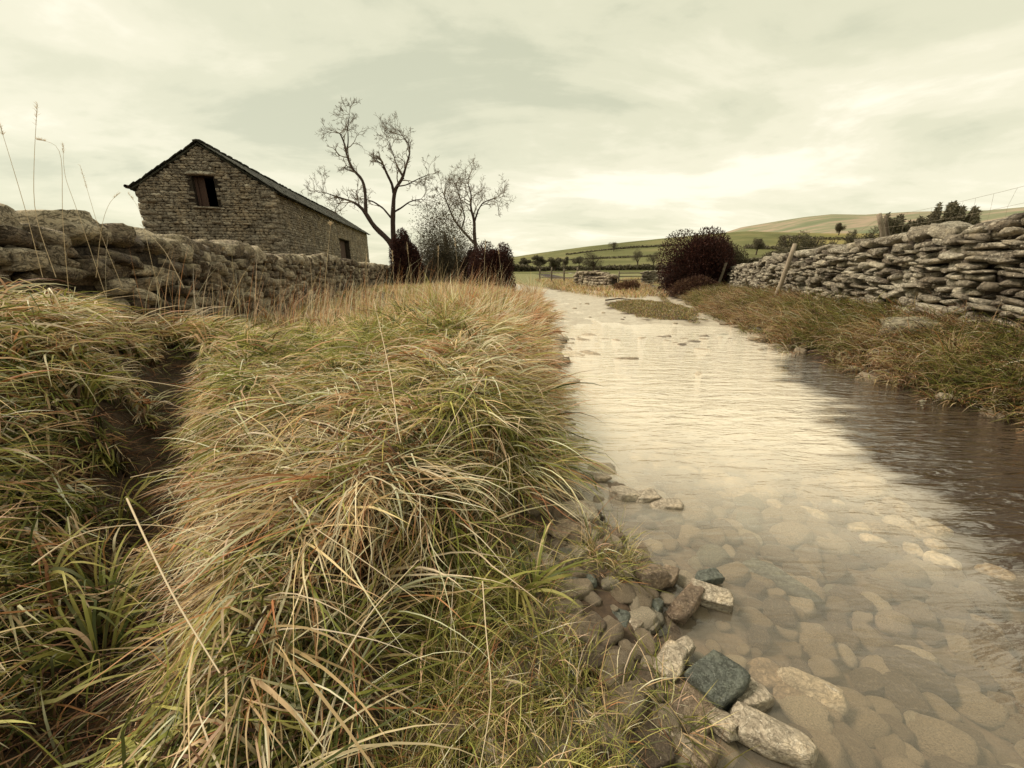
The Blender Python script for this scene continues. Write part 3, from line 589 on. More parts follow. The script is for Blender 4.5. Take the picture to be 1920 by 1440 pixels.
class Grass:
    def __init__(s): s.mb = MB()
    def add(s, *a, **k):
        V, Q, c = blades(*a, **k); s.mb.add(V, Q, None, c)
def scatter(n, xr, yr, dens, r, power=0):
    """rejection sample with density function, weighted towards the camera by power"""
    out = []; tot = 0
    while tot < n:
        x = r.uniform(*xr, 20000)
        if power: 
            a, b = yr; u_ = r.random(20000); y = a*(b/a)**u_ if power == 1 else 1/(1/a+(1/b-1/a)*u_)
        else: y = r.uniform(*yr, 20000)
        k = r.random(20000) < dens(x, y); out.append(np.stack([x[k], y[k]], 1)); tot += k.sum()
    return np.concatenate(out)[:n]
def dirang(dx, dy): return np.arctan2(dx, dy)
LWX = lambda y: np.interp(y, LW[:, 1], LW[:, 0])
def left_bank_grass():
    r = np.random.default_rng(11)
    # --- tussocks over the whole bank
    def dens(x, y):
        S = np.interp(y, SY, SX); d = S-x; shelf = np.interp(y, [0, 1.2, 1.6, 2.1, 3], [0.80, 0.78, 0.52, 0.07, 0.0])
        fd, _ = pdist(x, y, FUR)
        return (d > shelf+0.02+0.12*(y < 1.8)) & (x > LWX(y)+0.30) & (fd > 0.25+0.08*r.normal(size=x.shape))
    def emit(name, label, C0, nb, Lr, Wr, K, mode):
        """one stuff object made of tussocks at C0 with nb blades each"""
        G = Grass(); n = len(C0)*nb; ci = np.repeat(np.arange(len(C0)), nb)
        cx_, cy_ = C0[ci, 0], C0[ci, 1]; dist = np.hypot(cx_, cy_)
        rad = (0.05+0.08*r.random(len(C0)))[ci]*(1+0.05*cy_); ang = r.uniform(0, 2*np.pi, n); rr_ = rad*np.sqrt(r.random(n))
        x = cx_+rr_*np.cos(ang); y = cy_+rr_*np.sin(ang); z = H(x, y)-0.01
        S = np.interp(y, SY, SX); d = S-x
        # flow: near bank the grass lies towards lower left, the crest leans to the water on its right edge
        nz = fbm(cx_*1.1+4, cy_*1.1)*3.0; nz2 = fbm(cx_*2.7+40, cy_*2.7+3)
        edge = np.exp(-np.maximum(d, 0)/0.55)*ss((y-1.4)/0.8)
        nearL = (1-ss((y-1.9)/1.2))*ss((x-(-2.4))/0.5)
        fdx = -0.60*nearL+1.0*edge+0.25*np.sin(nz*3); fdy = -0.32*nearL-0.15*edge+0.25*np.cos(nz*3)-0.15
        leftm = ss((-1.3-x-(y-1.0)*0.55)/0.3)*(1-ss((y-4)/2))
        fdx += leftm*0.75; fdy += -leftm*0.35
        st = np.clip(np.hypot(fdx, fdy), 0, 1.4)
        az_o = ang; ux_ = np.sin(0)+0
        lk = np.arange(n)//9; nl_ = lk.max()+1; la = r.uniform(0, 6.28, nl_)[lk]; lq = np.sqrt(r.random(nl_))[lk]; ang = la+r.normal(size=n)*0.12; rr_ = rad*lq+r.normal(size=n)*0.010
        x = cx_+rr_*np.cos(ang); y = cy_+rr_*np.sin(ang); z = H(x, y)-0.01
        lx, ly, le, lL = (r.normal(size=nl_)[lk] for _ in range(4))
        dx = fdx+0.5*np.cos(ang)*(0.4+lq)+lx*0.75+r.normal(size=n)*0.16; dy = fdy+0.5*np.sin(ang)*(0.4+lq)+ly*0.75+r.normal(size=n)*0.16
        az = dirang(dx, dy)
        L_ = r.uniform(*Lr, n)*(0.75+0.45*r.random(len(C0))[ci])*(1+0.12*lL)*(1-0.5*ss((LWX(cy_)+3.4-cx_)/1.6)*ss((cy_-2.8)/1.5)); tx = x+dx/np.hypot(dx, dy)*L_*0.7; ty = y+dy/np.hypot(dx, dy)*L_*0.7; ftip = np.minimum(pdist(tx, ty, FUR)[0], pdist((x+tx)/2, (y+ty)/2, FUR)[0]); L_ = L_*(1-0.62*(1-ss((ftip-0.06)/0.20))); 
        lod = np.clip(dist/1.6, 1, 6)
        W_ = r.uniform(*Wr, n)*np.clip(lod, 1, 4)**0.55*np.where(r.random(n) < 0.10, 1.5, 1)
        e0 = np.radians(r.normal(62, 7, n)+le*11)-0.35*np.clip(nearL+edge*0.3, 0, 1)
        farup = ss((y-2.8)/1.8)*(1-edge*0.6)
        e1_ = np.radians(r.normal(-34, 10, n)-le*16)*(1-farup)+np.radians(r.normal(8, 20, n)+le*28)*farup
        if mode == 'lower': L_ = L_*0.55
        # colours by patch
        pn = fbm(cx_*0.9+11, cy_*0.9+2)*2.2+nz2*1.2; gf = ss((pn+0.28)/0.6)
        gf = np.clip(gf+0.5*np.exp(-(((cx_-0.15)/0.35)**2+((cy_-1.75)/0.35)**2))+0.35*np.exp(-(((cx_+1.6)/1.2)**2+((cy_-3.3)/1.0)**2))+0.5*np.exp(-(((cx_+0.2)/0.7)**2+((cy_-0.55)/0.25)**2))-0.75*np.exp(-(((cx_+0.6)/0.6)**2+((cy_-1.3)/0.55)**2))-0.4*edge*ss((y-3)/2)-0.25*ss((y-6)/4)-0.2+0.30*ss((-1.3-cx_)/0.8)+0.35*(1-ss((cy_-0.7)/0.3)), 0, 1)
        orange = np.clip(edge*ss((y-2.4)/2)*0.5+0.25*ss((y-7)/4), 0, 1)
        P1 = np.stack([0.40+0*gf, 0.36+0*gf, 0.05+0*gf, 0.06+0*gf, 0.03+0*gf, 0.10+orange*0.8, 0.08+0*gf, 0*gf], -1)
        P2 = np.stack([0.18+0*gf, 0.10+0*gf, 0.34+0*gf, 0.32+0*gf, 0.14+0*gf, 0.02+0*gf, 0.02+0*gf, 0*gf], -1)
        g3 = gf[:, None]; pr = P1*(1-g3)+P2*g3
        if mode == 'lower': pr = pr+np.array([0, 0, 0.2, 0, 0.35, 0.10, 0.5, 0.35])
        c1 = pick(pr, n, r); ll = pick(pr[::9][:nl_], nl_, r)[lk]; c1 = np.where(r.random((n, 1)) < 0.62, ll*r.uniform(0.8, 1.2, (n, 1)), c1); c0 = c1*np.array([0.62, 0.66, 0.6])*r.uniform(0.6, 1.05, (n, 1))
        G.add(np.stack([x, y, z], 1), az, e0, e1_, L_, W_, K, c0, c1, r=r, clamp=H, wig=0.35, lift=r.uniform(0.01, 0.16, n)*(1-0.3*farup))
        o = G.mb.build(name, m_grass); tag(o, label, 'grass', kind='stuff'); return o
    c = scatter(340, (-3.4, 0.4), (0.32, 2.3), dens, r, 1)
    emit('long_grass', 'long straw and green grass lying matted over the near left bank', c, 81, (0.30, 0.60), (0.0040, 0.0092), 9, 'top')
    c = scatter(360, (-3.4, 0.4), (0.3, 2.4), dens, r, 1)
    emit('under_grass', 'dark tangled dead grass at the roots of the near left bank', c, 63, (0.25, 0.6), (0.004, 0.009), 6, 'lower')
    c = scatter(620, (-4.6, 0.8), (2.0, 5.2), dens, r, 1)
    emit('tussock_grass', 'tussocky green and straw grass on the middle of the left bank', c, 63, (0.30, 0.56), (0.0045, 0.0095), 7, 'top')
    c = scatter(900, (-7.5, 1.1), (4.5, 15), dens, r, 1)
    emit('tall_grass', 'tall tawny grass along the crest of the left bank', c, 36, (0.32, 0.60), (0.0045, 0.009), 5, 'top')
    c = scatter(500, (-4.6, 0.9), (2.2, 9), dens, r, 1)
    emit('low_grass', 'dark low grass under the tussocks of the left bank', c, 36, (0.25, 0.5), (0.005, 0.01), 5, 'lower')
    c = np.array([(-1.30, 0.95), (-1.22, 0.88), (-1.38, 1.06), (-1.5, 1.0), (-0.9, 0.55), (-0.75, 0.5), (-2.5, 2.2), (-2.2, 1.9), (-1.7, 1.45), (0.05, 1.15), (-0.2, 1.0), (-0.25, 2.6), (-0.4, 1.9), (0.1, 1.9)])
    nb = 26; ci = np.repeat(np.arange(len(c)), nb); n = len(ci); a = r.uniform(0, 6.28, n); x = c[ci, 0]+0.03*np.cos(a); y = c[ci, 1]+0.03*np.sin(a); G = Grass(); c1 = pick([0.05, 0.02, 0.5, 0.35, 0.2, 0, 0, 0], n, r)
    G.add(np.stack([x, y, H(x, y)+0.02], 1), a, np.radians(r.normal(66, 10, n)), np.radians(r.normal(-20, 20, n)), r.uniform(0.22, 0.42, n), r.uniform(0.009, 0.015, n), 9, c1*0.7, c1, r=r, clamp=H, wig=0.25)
    tag(G.mb.build('broad_grass', m_grass), 'broad green grass blades in fresh tufts along the left bank', 'grass', kind='stuff')
    # upright thin dry stems fringe
    def dens2(x, y):
        S = np.interp(y, SY, SX); return (S-x > 0.15) & (x > LWX(y)+0.4)
    p = scatter(1500, (-7, 1.0), (3.2, 13), dens2, r, 1); n = len(p)
    G = Grass(); L_ = r.uniform(0.45, 0.95, n); c1 = pick([0.45, 0.25, 0, 0, 0, 0.25, 0.1, 0], n, r)
    G.add(np.stack([p[:, 0], p[:, 1], H(p[:, 0], p[:, 1])], 1), r.normal(1.2, 0.8, n), np.radians(r.normal(82, 5, n)), np.radians(r.normal(62, 16, n)), L_, r.uniform(0.003, 0.005, n)*np.clip(p[:, 1]/4, 1, 2), 5, c1*0.8, c1, r=r, wig=0.1)
    tag(G.mb.build('dry_stems', m_grass), 'thin upright dry grass stems rising out of the left bank', 'grass', kind='stuff')
    # furrow litter
    p = scatter(5200, (-3.2, -0.4), (0.3, 3.4), lambda x, y: (pdist(x, y, FUR)[0] < 0.45), r, 1); n = len(p); G = Grass()
    c1 = pick([0.12, 0.06, 0.10, 0.02, 0.25, 0.15, 0.5, 0.5], n, r)
    G.add(np.stack([p[:, 0], p[:, 1], H(p[:, 0], p[:, 1])], 1), r.uniform(0, 6.28, n), np.radians(r.uniform(2, 35, n)), np.radians(r.uniform(-25, 10, n)), r.uniform(0.06, 0.30, n), r.uniform(0.003, 0.007, n), 5, c1*0.8, c1, r=r, clamp=H, wig=0.6, lift=r.uniform(0.003, 0.03, n))
    tag(G.mb.build('grass_litter', m_grass), 'brown trodden grass litter in the muddy hollow of the left bank', 'grass', kind='stuff')
left_bank_grass()
def shore_grass():
    r = np.random.default_rng(12)
    def dens(x, y):
        S = np.interp(y, SY, SX); d = S-x; return (d > -0.02) & (d < 0.8) & (fbm(x*5+3, y*5)+0.24*ss((d-0.25)/0.35) > -0.015)
    p = scatter(340, (-0.5, 0.75), (0.3, 2.3), dens, r, 1); nb = 34; ci = np.repeat(np.arange(len(p)), nb); n = len(ci)
    a = r.uniform(0, 6.28, n); q = 0.035*np.sqrt(r.random(n)); x = p[ci, 0]+q*np.cos(a); y = p[ci, 1]+q*np.sin(a)
    d = np.interp(y, SY, SX)-x; L_ = r.uniform(0.05, 0.16, n)*(0.7+0.8*r.random(len(p)))[ci]*(1+0.5*ss((d-0.3)/0.4))
    c1 = pick([0.22, 0.10, 0.38, 0.22, 0.18, 0.06, 0.08, 0.0], n, r); G = Grass()
    G.add(np.stack([x, y, H(x, y)], 1), a*0+dirang(np.cos(a)+r.normal(size=n)*0.3+0.2, np.sin(a)+r.normal(size=n)*0.3-0.2), np.radians(r.normal(62, 16, n)), np.radians(r.normal(0, 30, n)), L_, r.uniform(0.002, 0.0045, n), 5, c1*0.6, c1, r=r, clamp=H, wig=0.45, lift=r.uniform(0.004, 0.03, n))
    tag(G.mb.build('short_grass', m_grass), 'short bright green grass tufts between the stones at the near water edge', 'grass', kind='stuff')
shore_grass()
def right_grass():
    r = np.random.default_rng(13)
    RWX = lambda y: np.interp(y, [q[1] for q in RW], [q[0] for q in RW])
    def dens(x, y):
        R = np.interp(y, RY, RX); return (x > R+0.02+0.15*r.normal(size=x.shape)) & (x < RWX(y)-0.20)
    c = scatter(1500, (4.2, 12), (1.5, 22), dens, r, 1); nb = 42; ci = np.repeat(np.arange(len(c)), nb); n = len(ci)
    a = r.uniform(0, 6.28, n); q = 0.14*np.sqrt(r.random(n)); x = c[ci, 0]+q*np.cos(a); y = c[ci, 1]+q*np.sin(a)
    e = x-np.interp(y, RY, RX)
    lean = fbm(c[ci, 0]*0.9, c[ci, 1]*0.9)*5
    dx = -0.75+0.6*np.cos(a)+0.4*np.sin(lean)+r.normal(size=n)*0.3; dy = -0.35+0.5*np.sin(a)+r.normal(size=n)*0.3
    pn = fbm(c[ci, 0]*1.3+9, c[ci, 1]*1.3)*2.4; gf = ss((pn+0.3)/0.6)[:, None]
    pr = np.array([0.36, 0.12, 0.10, 0.06, 0.08, 0.12, 0.30, 0.06])*(1-gf)+np.array([0.10, 0.03, 0.30, 0.12, 0.30, 0.04, 0.20, 0.08])*gf
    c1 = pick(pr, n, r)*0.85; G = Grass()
    L_ = r.uniform(0.22, 0.62, n)*(0.6+0.5*ss(e/0.5)); W_ = r.uniform(0.006, 0.011, n)
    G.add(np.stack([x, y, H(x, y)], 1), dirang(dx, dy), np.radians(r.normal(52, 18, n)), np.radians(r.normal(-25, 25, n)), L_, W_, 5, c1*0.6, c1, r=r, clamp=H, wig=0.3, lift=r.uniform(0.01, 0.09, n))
    tag(G.mb.build('matted_grass', m_grass), 'matted brown and olive grass on the right bank below the pale wall', 'grass', kind='stuff')
    # golden tuft by the boulder
    for k, (px, py, Y, nn, Lm, lab) in enumerate(((1800, 640, 4.3, 260, 0.42, 'golden dry grass tuft standing beside the boulder at the wall foot'), (1535, 625, 6.6, 90, 0.28, 'small yellow grass tuft on the right bank beyond the boulder'), (1000, 525, 17.0, 170, 0.9, 'tall reedy grass clump where the track bends left'))):
        b = aty(px, py, Y); n = nn; a = r.uniform(0, 6.28, n); q = 0.1*np.sqrt(r.random(n))*(4 if k == 2 else 1); x = b[0]+q*np.cos(a); y = b[1]+q*np.sin(a)
        c1 = pick([0.6, 0.25, 0, 0.02, 0, 0.08, 0.05, 0], n, r); G = Grass()
        G.add(np.stack([x, y, H(x, y)], 1), a*-1+1.57, np.radians(r.normal(78, 8, n)), np.radians(r.normal(25, 30, n)), r.uniform(0.5, 1.2, n)*Lm, r.uniform(0.005, 0.009, n)*(2 if k == 2 else 1), 6, c1*0.8, c1, r=r)
        tag(G.mb.build('grass_tuft', m_grass), lab, 'grass')
    # far verges and the grass island
    def dens3(x, y):
        isl = np.exp(-(((x-4.15-0.12*(y-11.5))/1.25)**2+((y-12.4)/3.1)**2)**1.5)
        R = np.interp(y, RY, RX)
        return (isl+fbm(x*3, y*3)*0.5 > 0.42) | ((abs(x-(R-0.85)) < 0.13) & (y > 9) & (r.random(x.shape) < 0.5))
    p = scatter(16000, (2, 8), (7.5, 19), dens3, r, 0); n = len(p); c1 = pick([0.14, 0.03, 0.24, 0.08, 0.25, 0.06, 0.28, 0.05], n, r); G = Grass()
    G.add(np.stack([p[:, 0], p[:, 1], H(p[:, 0], p[:, 1])-0.005], 1), r.uniform(0, 6.28, n), np.radians(r.normal(50, 20, n)), np.radians(r.normal(0, 25, n)), r.uniform(0.03, 0.09, n), r.uniform(0.008, 0.014, n), 3, c1*0.7, c1, r=r)
    tag(G.mb.build('turf_patch', m_grass), 'low olive turf island in the middle of the wet stony track', 'grass', kind='stuff')
    def dens4(x, y):
        t2d, _ = pdist(x, y, np.array([(3.0, 15.5), (1.8, 19), (0.8, 24), (-0.8, 30), (-4, 37), (-10, 42)])); R = np.interp(y, RY, RX)
        lft = np.interp(y, SY, SX)
        return (t2d > 1.1) & (y > 16.5) & ((x > 2.2)|(x<0)) & ((x > R+0.2) | (x < R-0.6)) & (fbm(x, y) > -0.12) & ((x > lft) | (x < lft-0.1))
    p = scatter(26000, (-7, 13), (16.5, 40), dens4, r, 1); n = len(p); c1 = pick([0.42, 0.10, 0.12, 0.15, 0.06, 0.14, 0.12, 0.0], n, r); G = Grass()
    G.add(np.stack([p[:, 0], p[:, 1], H(p[:, 0], p[:, 1])], 1), r.uniform(0, 6.28, n), np.radians(r.normal(65, 15, n)), np.radians(r.normal(15, 30, n)), r.uniform(0.12, 0.42, n), r.uniform(0.015, 0.03, n), 3, c1*0.7, c1, r=r)
    tag(G.mb.build('verge_grass', m_grass), 'golden rough grass on the far verges of the track', 'grass', kind='stuff')
right_grass()

# ------------------------------------------------------------------ tall stalks and fallen stems
def stalk(pts, rad, label, head=None, group=None, name='grass_stalk'):
    P = np.array(pts); b = P[0]; t = np.linspace(0, 1, 14)
    k = np.linspace(0, 1, len(P)); Q_ = np.stack([np.interp(t, k, P[:, i]) for i in range(3)], 1)
    for _ in range(3): Q_[1:-1] = (Q_[:-2]+2*Q_[1:-1]+Q_[2:])/4
    root = empty(name, tuple(b)); tag(root, label, 'grass stalk', group)
    V, Q = tube(Q_-b, np.linspace(rad, rad*0.45, 14)*(0.7 if head else 1), 5); mb = MB(); mb.add(V, Q, None, np.tile(PALE*0.8, (len(V), 1))); mb.build('stem', m_grass, root)
    if head:
        n = 70; r = rng; i = r.random(n)*head; f = (1-i); idx = f*13
        c = np.stack([np.interp(idx, np.arange(14), Q_[:, j]) for j in range(3)], 1)-b
        V, Q, col = blades(c, r.uniform(0, 6.28, n), np.radians(r.uniform(35, 80, n)), np.radians(r.uniform(10, 60, n)), r.uniform(0.006, 0.018, n)*rad/0.0018, np.full(n, 0.0013*rad/0.0018), 2, np.tile(STRAW*0.7, (n, 1)), np.tile(PALE*0.8, (n, 1)), r=r)
        mb = MB(); mb.add(V, Q, None, col); mb.build('seed_head', m_grass, root)
def pxline(pts, Ys): return [aty(p[0], p[1], y) for p, y in zip(pts, Ys)]
stalk(pxline([(105, 520), (62, 400), (64, 290), (70, 195)], [1.7, 1.72, 1.75, 1.78]), 0.0018, 'tallest upright grass stalk standing against the sky at far left', 0.14)
stalk(pxline([(130, 560), (115, 400), (118, 320), (112, 268), (68, 262)], [1.9, 1.9, 1.9, 1.9, 1.9]), 0.0016, 'grass stalk with its tip bent over sideways against the sky', 0.1)
stalk(pxline([(200, 560), (140, 380), (120, 330), (118, 270)], [2.1, 2.1, 2.1, 2.1]), 0.0016, 'thin straight grass stalk right of the tallest stalk at far left', 0.1)
stalk(pxline([(80, 520), (50, 400), (20, 300), (0, 235)], [1.6, 1.6, 1.6, 1.6]), 0.0016, 'grass stalk leaning out of the picture edge above the left wall', 0.1)
stalk(pxline([(230, 540), (185, 430), (168, 370), (150, 310)], [2.2, 2.2, 2.2, 2.2]), 0.0016, 'feathery topped grass stalk leaning left before the pale sky beside the barn', 0.25)
stalk(pxline([(180, 520), (190, 420), (205, 378), (225, 362)], [2.3, 2.3, 2.3, 2.3]), 0.0016, 'short stalk with a nodding seed head just left of the barn', 0.2)
stalk(pxline([(300, 560), (275, 450), (262, 390), (240, 362)], [2.4, 2.4, 2.4, 2.4]), 0.0015, 'arched stalk crossing the left corner of the barn', 0.15)
stalk(pxline([(345, 540), (310, 470), (262, 420)], [2.4, 2.4, 2.4]), 0.0022, 'pale bent stalk lying against the coping of the left wall')
stalk(pxline([(605, 640), (610, 520), (620, 420)], [3.0, 3.0, 3.0]), 0.0035, 'straight pale dead stem before the barn doorway', 0.02)
for k, (x, y0, y1, Y) in enumerate(((740, 600, 470, 5.0), (862, 560, 447, 6.0), (905, 580, 452, 5.5), (945, 570, 460, 6.2), (820, 590, 462, 5.2), (690, 600, 478, 4.8), (775, 590, 455, 5.6))):
    dx = random.uniform(-14, 16); stalk(pxline([(x, y0), (x+dx*0.4, (y0+y1)/2), (x+dx, y1)], [Y]*3), 0.0035, 'tall tawny stalk rising above the crest of the left bank before the trees', 0.16, 'tall stalks on the bank crest')
fallen = [([(238, 935), (272, 1010), (330, 1130), (412, 1262)], 0.62, 0.0042, 'thick pale fallen stem running from the muddy hollow down to the near grass'),
          ([(60, 1060), (140, 1000), (230, 982), (330, 985), (420, 1015)], 0.60, 0.0032, 'long arched pale stem spanning the muddy hollow'),
          ([(245, 895), (310, 880), (390, 872)], 0.56, 0.0026, 'thin straight stem pointing left out of the grass over the hollow'),
          ([(640, 1240), (700, 1140), (785, 1050)], 0.60, 0.0032, 'pale stem slanting up to the right over the matted grass'),
          ([(40, 682), (200, 705), (330, 722), (420, 745)], 0.82, 0.0030, 'long pale stem lying nearly level across the left tussocks'),
          ([(700, 560), (733, 700), (745, 800), (752, 830)], 0.86, 0.0036, 'brown jointed stem standing in the middle of the central tussock'),
          ([(910, 700), (860, 770), (815, 850)], 0.80, 0.0030, 'straight straw stem slanting down the right side of the central tussock'),
          ([(590, 990), (680, 1050), (790, 1130)], 0.58, 0.0022, 'fine stem crossing the combed straw grass diagonally'),
          ([(905, 1090), (912, 1200), (925, 1300), (900, 1440)], 0.35, 0.0030, 'drooping brown stem hanging beside the shore stones')]
for pts, z, rad, lab in fallen: stalk([atz(p[0], p[1], z+0.02*math.sin(i*1.3)) for i, p in enumerate(pts)], rad*0.62, lab, None, None, 'fallen_stem')

# ------------------------------------------------------------------ loose stones
def one_stone(pos, half, rot, mat, label, group=None, rd=0.4, n=9, seed=0, name='stone', cat='stone'):
    r = np.random.default_rng(seed+100)
    V, Q = stones(n, np.zeros((1, 3)), np.array([half]), np.array([euler(*rot)]), np.array([rd]), 0.12, r, 3)
    o = obj(name, mkmesh(name, V, [Q], mat), None, tuple(pos)); tag(o, label, cat, group); return o
def shore(px, py, wpx, asp, hh, mat, label, rot=0.0, rd=0.35, zc=0.03, group=None, seed=None, tilt=0.0):
    p = atz(px, py, zc); sc_ = (p[1]*cp+(CAMH-zc)*sp)/F; a = wpx*sc_/2
    return one_stone(p, (a*1.05, a*asp*1.15, a*hh), (tilt, 0.08*math.sin(px), rot), mat, label, group, rd, 9, seed if seed is not None else int(px*7+py))
shore(1343, 1275, 92, 0.72, 0.40, m_slateblue, 'big grey green squared block at the water edge', 0.6, 0.12, 0.04, tilt=0.12)
shore(1257, 1241, 76, 0.55, 0.5, m_cream, 'white veined oval stone left of the grey green block', 0.9, 0.55, 0.05)
shore(1279, 1213, 44, 0.7, 0.6, m_cream, 'small rounded cream stone just behind the white veined stone', 0.5, 0.5, 0.05)
shore(1327, 1082, 54, 0.45, 0.30, m_slateblue, 'flat dark slate sticking out of the water behind the cream block', 0.2, 0.1, 0.03)
shore(1333, 1114, 70, 0.55, 0.42, m_cream, 'angular cream block half out of the water below the dark slate', -0.3, 0.15, 0.03, tilt=0.15)
shore(1285, 1128, 92, 0.38, 0.40, m_brownst, 'long curved brown stone left of the angular cream block', 0.75, 0.6, 0.03)
shore(1222, 1084, 64, 0.6, 0.55, m_brownst, 'knobbly brown stone at the tip of the grassy spit', 0.2, 0.4, 0.04)
shore(1255, 1080, 40, 0.6, 0.5, m_brownst, 'small brown stone between the knobbly stone and the dark slate', 0.9, 0.3, 0.03)
shore(1218, 1146, 66, 0.45, 0.4, m_slateblue, 'blue grey wet stone in the shallow pool behind the spit', 0.8, 0.5, 0.01)
shore(1188, 1172, 48, 0.6, 0.5, m_cream, 'cream stone half hidden by grass beside the blue grey wet stone', 0.7, 0.5, 0.03)
shore(1170, 928, 50, 0.6, 0.45, m_cream, 'leftmost of the row of three pale stones in the shallows by the bank', 0.1, 0.4, 0.01)
shore(1210, 932, 50, 0.7, 0.4, m_cream, 'middle one of the row of three pale stones in the shallows', 0.0, 0.4, 0.0)
shore(1250, 948, 54, 0.6, 0.4, m_cream, 'rightmost and lowest of the row of three pale stones in the shallows', -0.2, 0.5, -0.01)
shore(1117, 896, 48, 0.4, 0.25, m_cream, 'thin flat stone breaking the water nearest the tall grass edge', -0.3, 0.2, 0.01)
shore(1089, 962, 66, 0.8, 0.45, m_cream, 'broad tan stone beside the small overhanging grass tuft', 0.3, 0.4, 0.04)
shore(1053, 997, 58, 0.8, 0.45, m_brownst, 'tan stone tucked under the bank grass', 0.3, 0.4, 0.05)
shore(1128, 1012, 76, 0.6, 0.4, m_brownst, 'wide tan stone sloping into the still water', 0.5, 0.5, 0.02)
shore(1145, 1040, 46, 0.6, 0.4, m_slateblue, 'dark green stone in front of the wide tan stone', 0.3, 0.4, 0.03)
shore(1081, 1091, 66, 0.6, 0.4, m_slateblue, 'dark slate stone among the low grass left of the spit', 0.2, 0.3, 0.06)
shore(1093, 1120, 48, 0.5, 0.4, m_slateblue, 'narrow slate stone just below the dark slate stone', -0.6, 0.4, 0.05)
shore(1089, 1160, 46, 0.6, 0.45, m_cream, 'small bright stone in the wet gravel hollow', -0.3, 0.5, 0.05)
shore(1135, 1172, 78, 0.85, 0.3, m_slateblue, 'large flat slate in the middle of the shore grass', 1.1, 0.25, 0.04)
shore(1295, 1322, 106, 0.7, 0.3, m_brownst, 'broad brown slab in front of the white veined stone', 0.9, 0.12, 0.02)
shore(1343, 1348, 72, 0.5, 0.4, m_cream, 'pointed triangular cream stone beside the broad brown slab', -0.9, 0.15, 0.02)
shore(1404, 1308, 70, 0.6, 0.5, m_cream, 'peaked cream stone right of the grey green block', 0.4, 0.3, 0.01)
shore(1444, 1380, 128, 0.5, 0.42, m_cream, 'largest white streaked rock in the near water', -0.45, 0.3, 0.02)
shore(1436, 1265, 62, 0.8, 0.5, m_brownst, 'round brown cobble under water above the white streaked rock', 0.2, 0.8, -0.05)
shore(1482, 1302, 62, 0.8, 0.5, m_brownst, 'round brown cobble under water right of the peaked cream stone', 0.9, 0.8, -0.05)
shore(1258, 1402, 74, 0.7, 0.4, m_cream, 'cream stone at the picture bottom below the broad brown slab', -0.8, 0.4, 0.03)
shore(1308, 1412, 74, 0.6, 0.4, m_brownst, 'brown pointed stone at the picture bottom beside a cream stone', 0.6, 0.3, 0.02)
shore(977, 1410, 60, 0.6, 0.5, m_brownst, 'tan stone in the mud at the bottom below the grass', 0.2, 0.4, 0.08)
shore(925, 1416, 70, 0.4, 0.5, m_cream, 'narrow pale stone leaning in the mud at the bottom', -0.7, 0.3, 0.09)
shore(1050, 1425, 60, 0.7, 0.5, m_mossst, 'moss covered stone at the bottom among the shore grass', 0.2, 0.6, 0.07)
shore(1194, 1424, 52, 0.7, 0.5, m_slateblue, 'dark blue stone at the bottom under the shore grass', 0.4, 0.4, 0.05)
shore(1118, 1243, 40, 0.8, 0.5, m_mossst, 'small mossy stone in the middle of the shore grass', 0.4, 0.6, 0.05)
shore(1061, 1267, 44, 0.7, 0.5, m_slateblue, 'small grey stone in a bare hollow of the shore grass', 0.4, 0.4, 0.06)
shore(1234, 1302, 52, 0.5, 0.5, m_mossst, 'green tinged stone wedged left of the broad brown slab', 1.2, 0.4, 0.03)
shore(1037, 1122, 44, 0.8, 0.5, m_brownst, 'round brown stone at the left end of the wet hollow', 0.4, 0.6, 0.07)
shore(845, 1360, 60, 0.8, 0.4, m_brownst, 'tan stone showing through the grass at the lower middle', 0.4, 0.6, 0.10)
shore(1465, 1092, 120, 0.26, 0.35, m_slateblue, 'long narrow teal stone lying under the clear water', -0.62, 0.4, -0.06)
shore(1520, 1295, 96, 0.4, 0.5, m_cream, 'long white streaked cobble under water right of the round cobbles', -0.7, 0.6, -0.04)
# boulder at the foot of the right wall, and stones along the right edge
b = aty(1712, 592, 5.25); one_stone((b[0], b[1], float(H(b[0], b[1]))+0.17), (0.33, 0.23, 0.20), (0.05, -0.08, -0.2), stone_mat('boulder_stone', [(0, (0.30, 0.27, 0.19)), (1, (0.36, 0.32, 0.23))], (0.45, 0.42, 0.32), moss=(0.17, 0.17, 0.07)), 'big mossy pale boulder at the foot of the right wall', None, 0.7, 9, 5, 'boulder', 'boulder')
rr = np.random.default_rng(31)
meshes = []
for k in range(10):
    V, Q = stones(6, np.zeros((1, 3)), np.array([[1, 1, 1.]]), np.array([np.eye(3)]), np.array([rr.uniform(0.55, 0.95)]), 0.13, rr, 1)
    meshes.append(mkmesh('cobble', V, [Q], m_cobble))
def cob(name, x, y, z, s, a, b_, c_, label, group, cat='stone'):
    o = bpy.data.objects.new(name, meshes[rr.integers(10)]); C.objects.link(o); o.location = (x, y, z); o.scale = s; o.rotation_euler = (a, b_, c_); return tag(o, label, cat, group)
for k in range(46):
    y = rr.uniform(2.6, 9.5); x = float(np.interp(y, RY, RX))+rr.normal()*0.14+0.02; s = rr.uniform(0.03, 0.09)
    cob('edge_stone', x, y, max(float(H(x, y)), -0.01)+s*0.15, (s*1.4, s, s*0.6), rr.normal()*0.2, rr.normal()*0.2, rr.uniform(0, 6.28), 'flat stone at the foot of the right grassy bank by the water', 'stones along the right water edge')
for k in range(150):
    y = 0.45+1.6*rr.random(); x = float(np.interp(y, SY, SX))+0.1-rr.random()*0.75; s = rr.uniform(0.010, 0.045)
    cob('pebble', x, y, float(H(x, y))+s*0.2, (s*1.3, s, s*0.7), rr.normal()*0.3, rr.normal()*0.3, rr.uniform(0, 6.28), 'small pebble among the grass of the near shore', 'pebbles of the near shore', 'pebble')
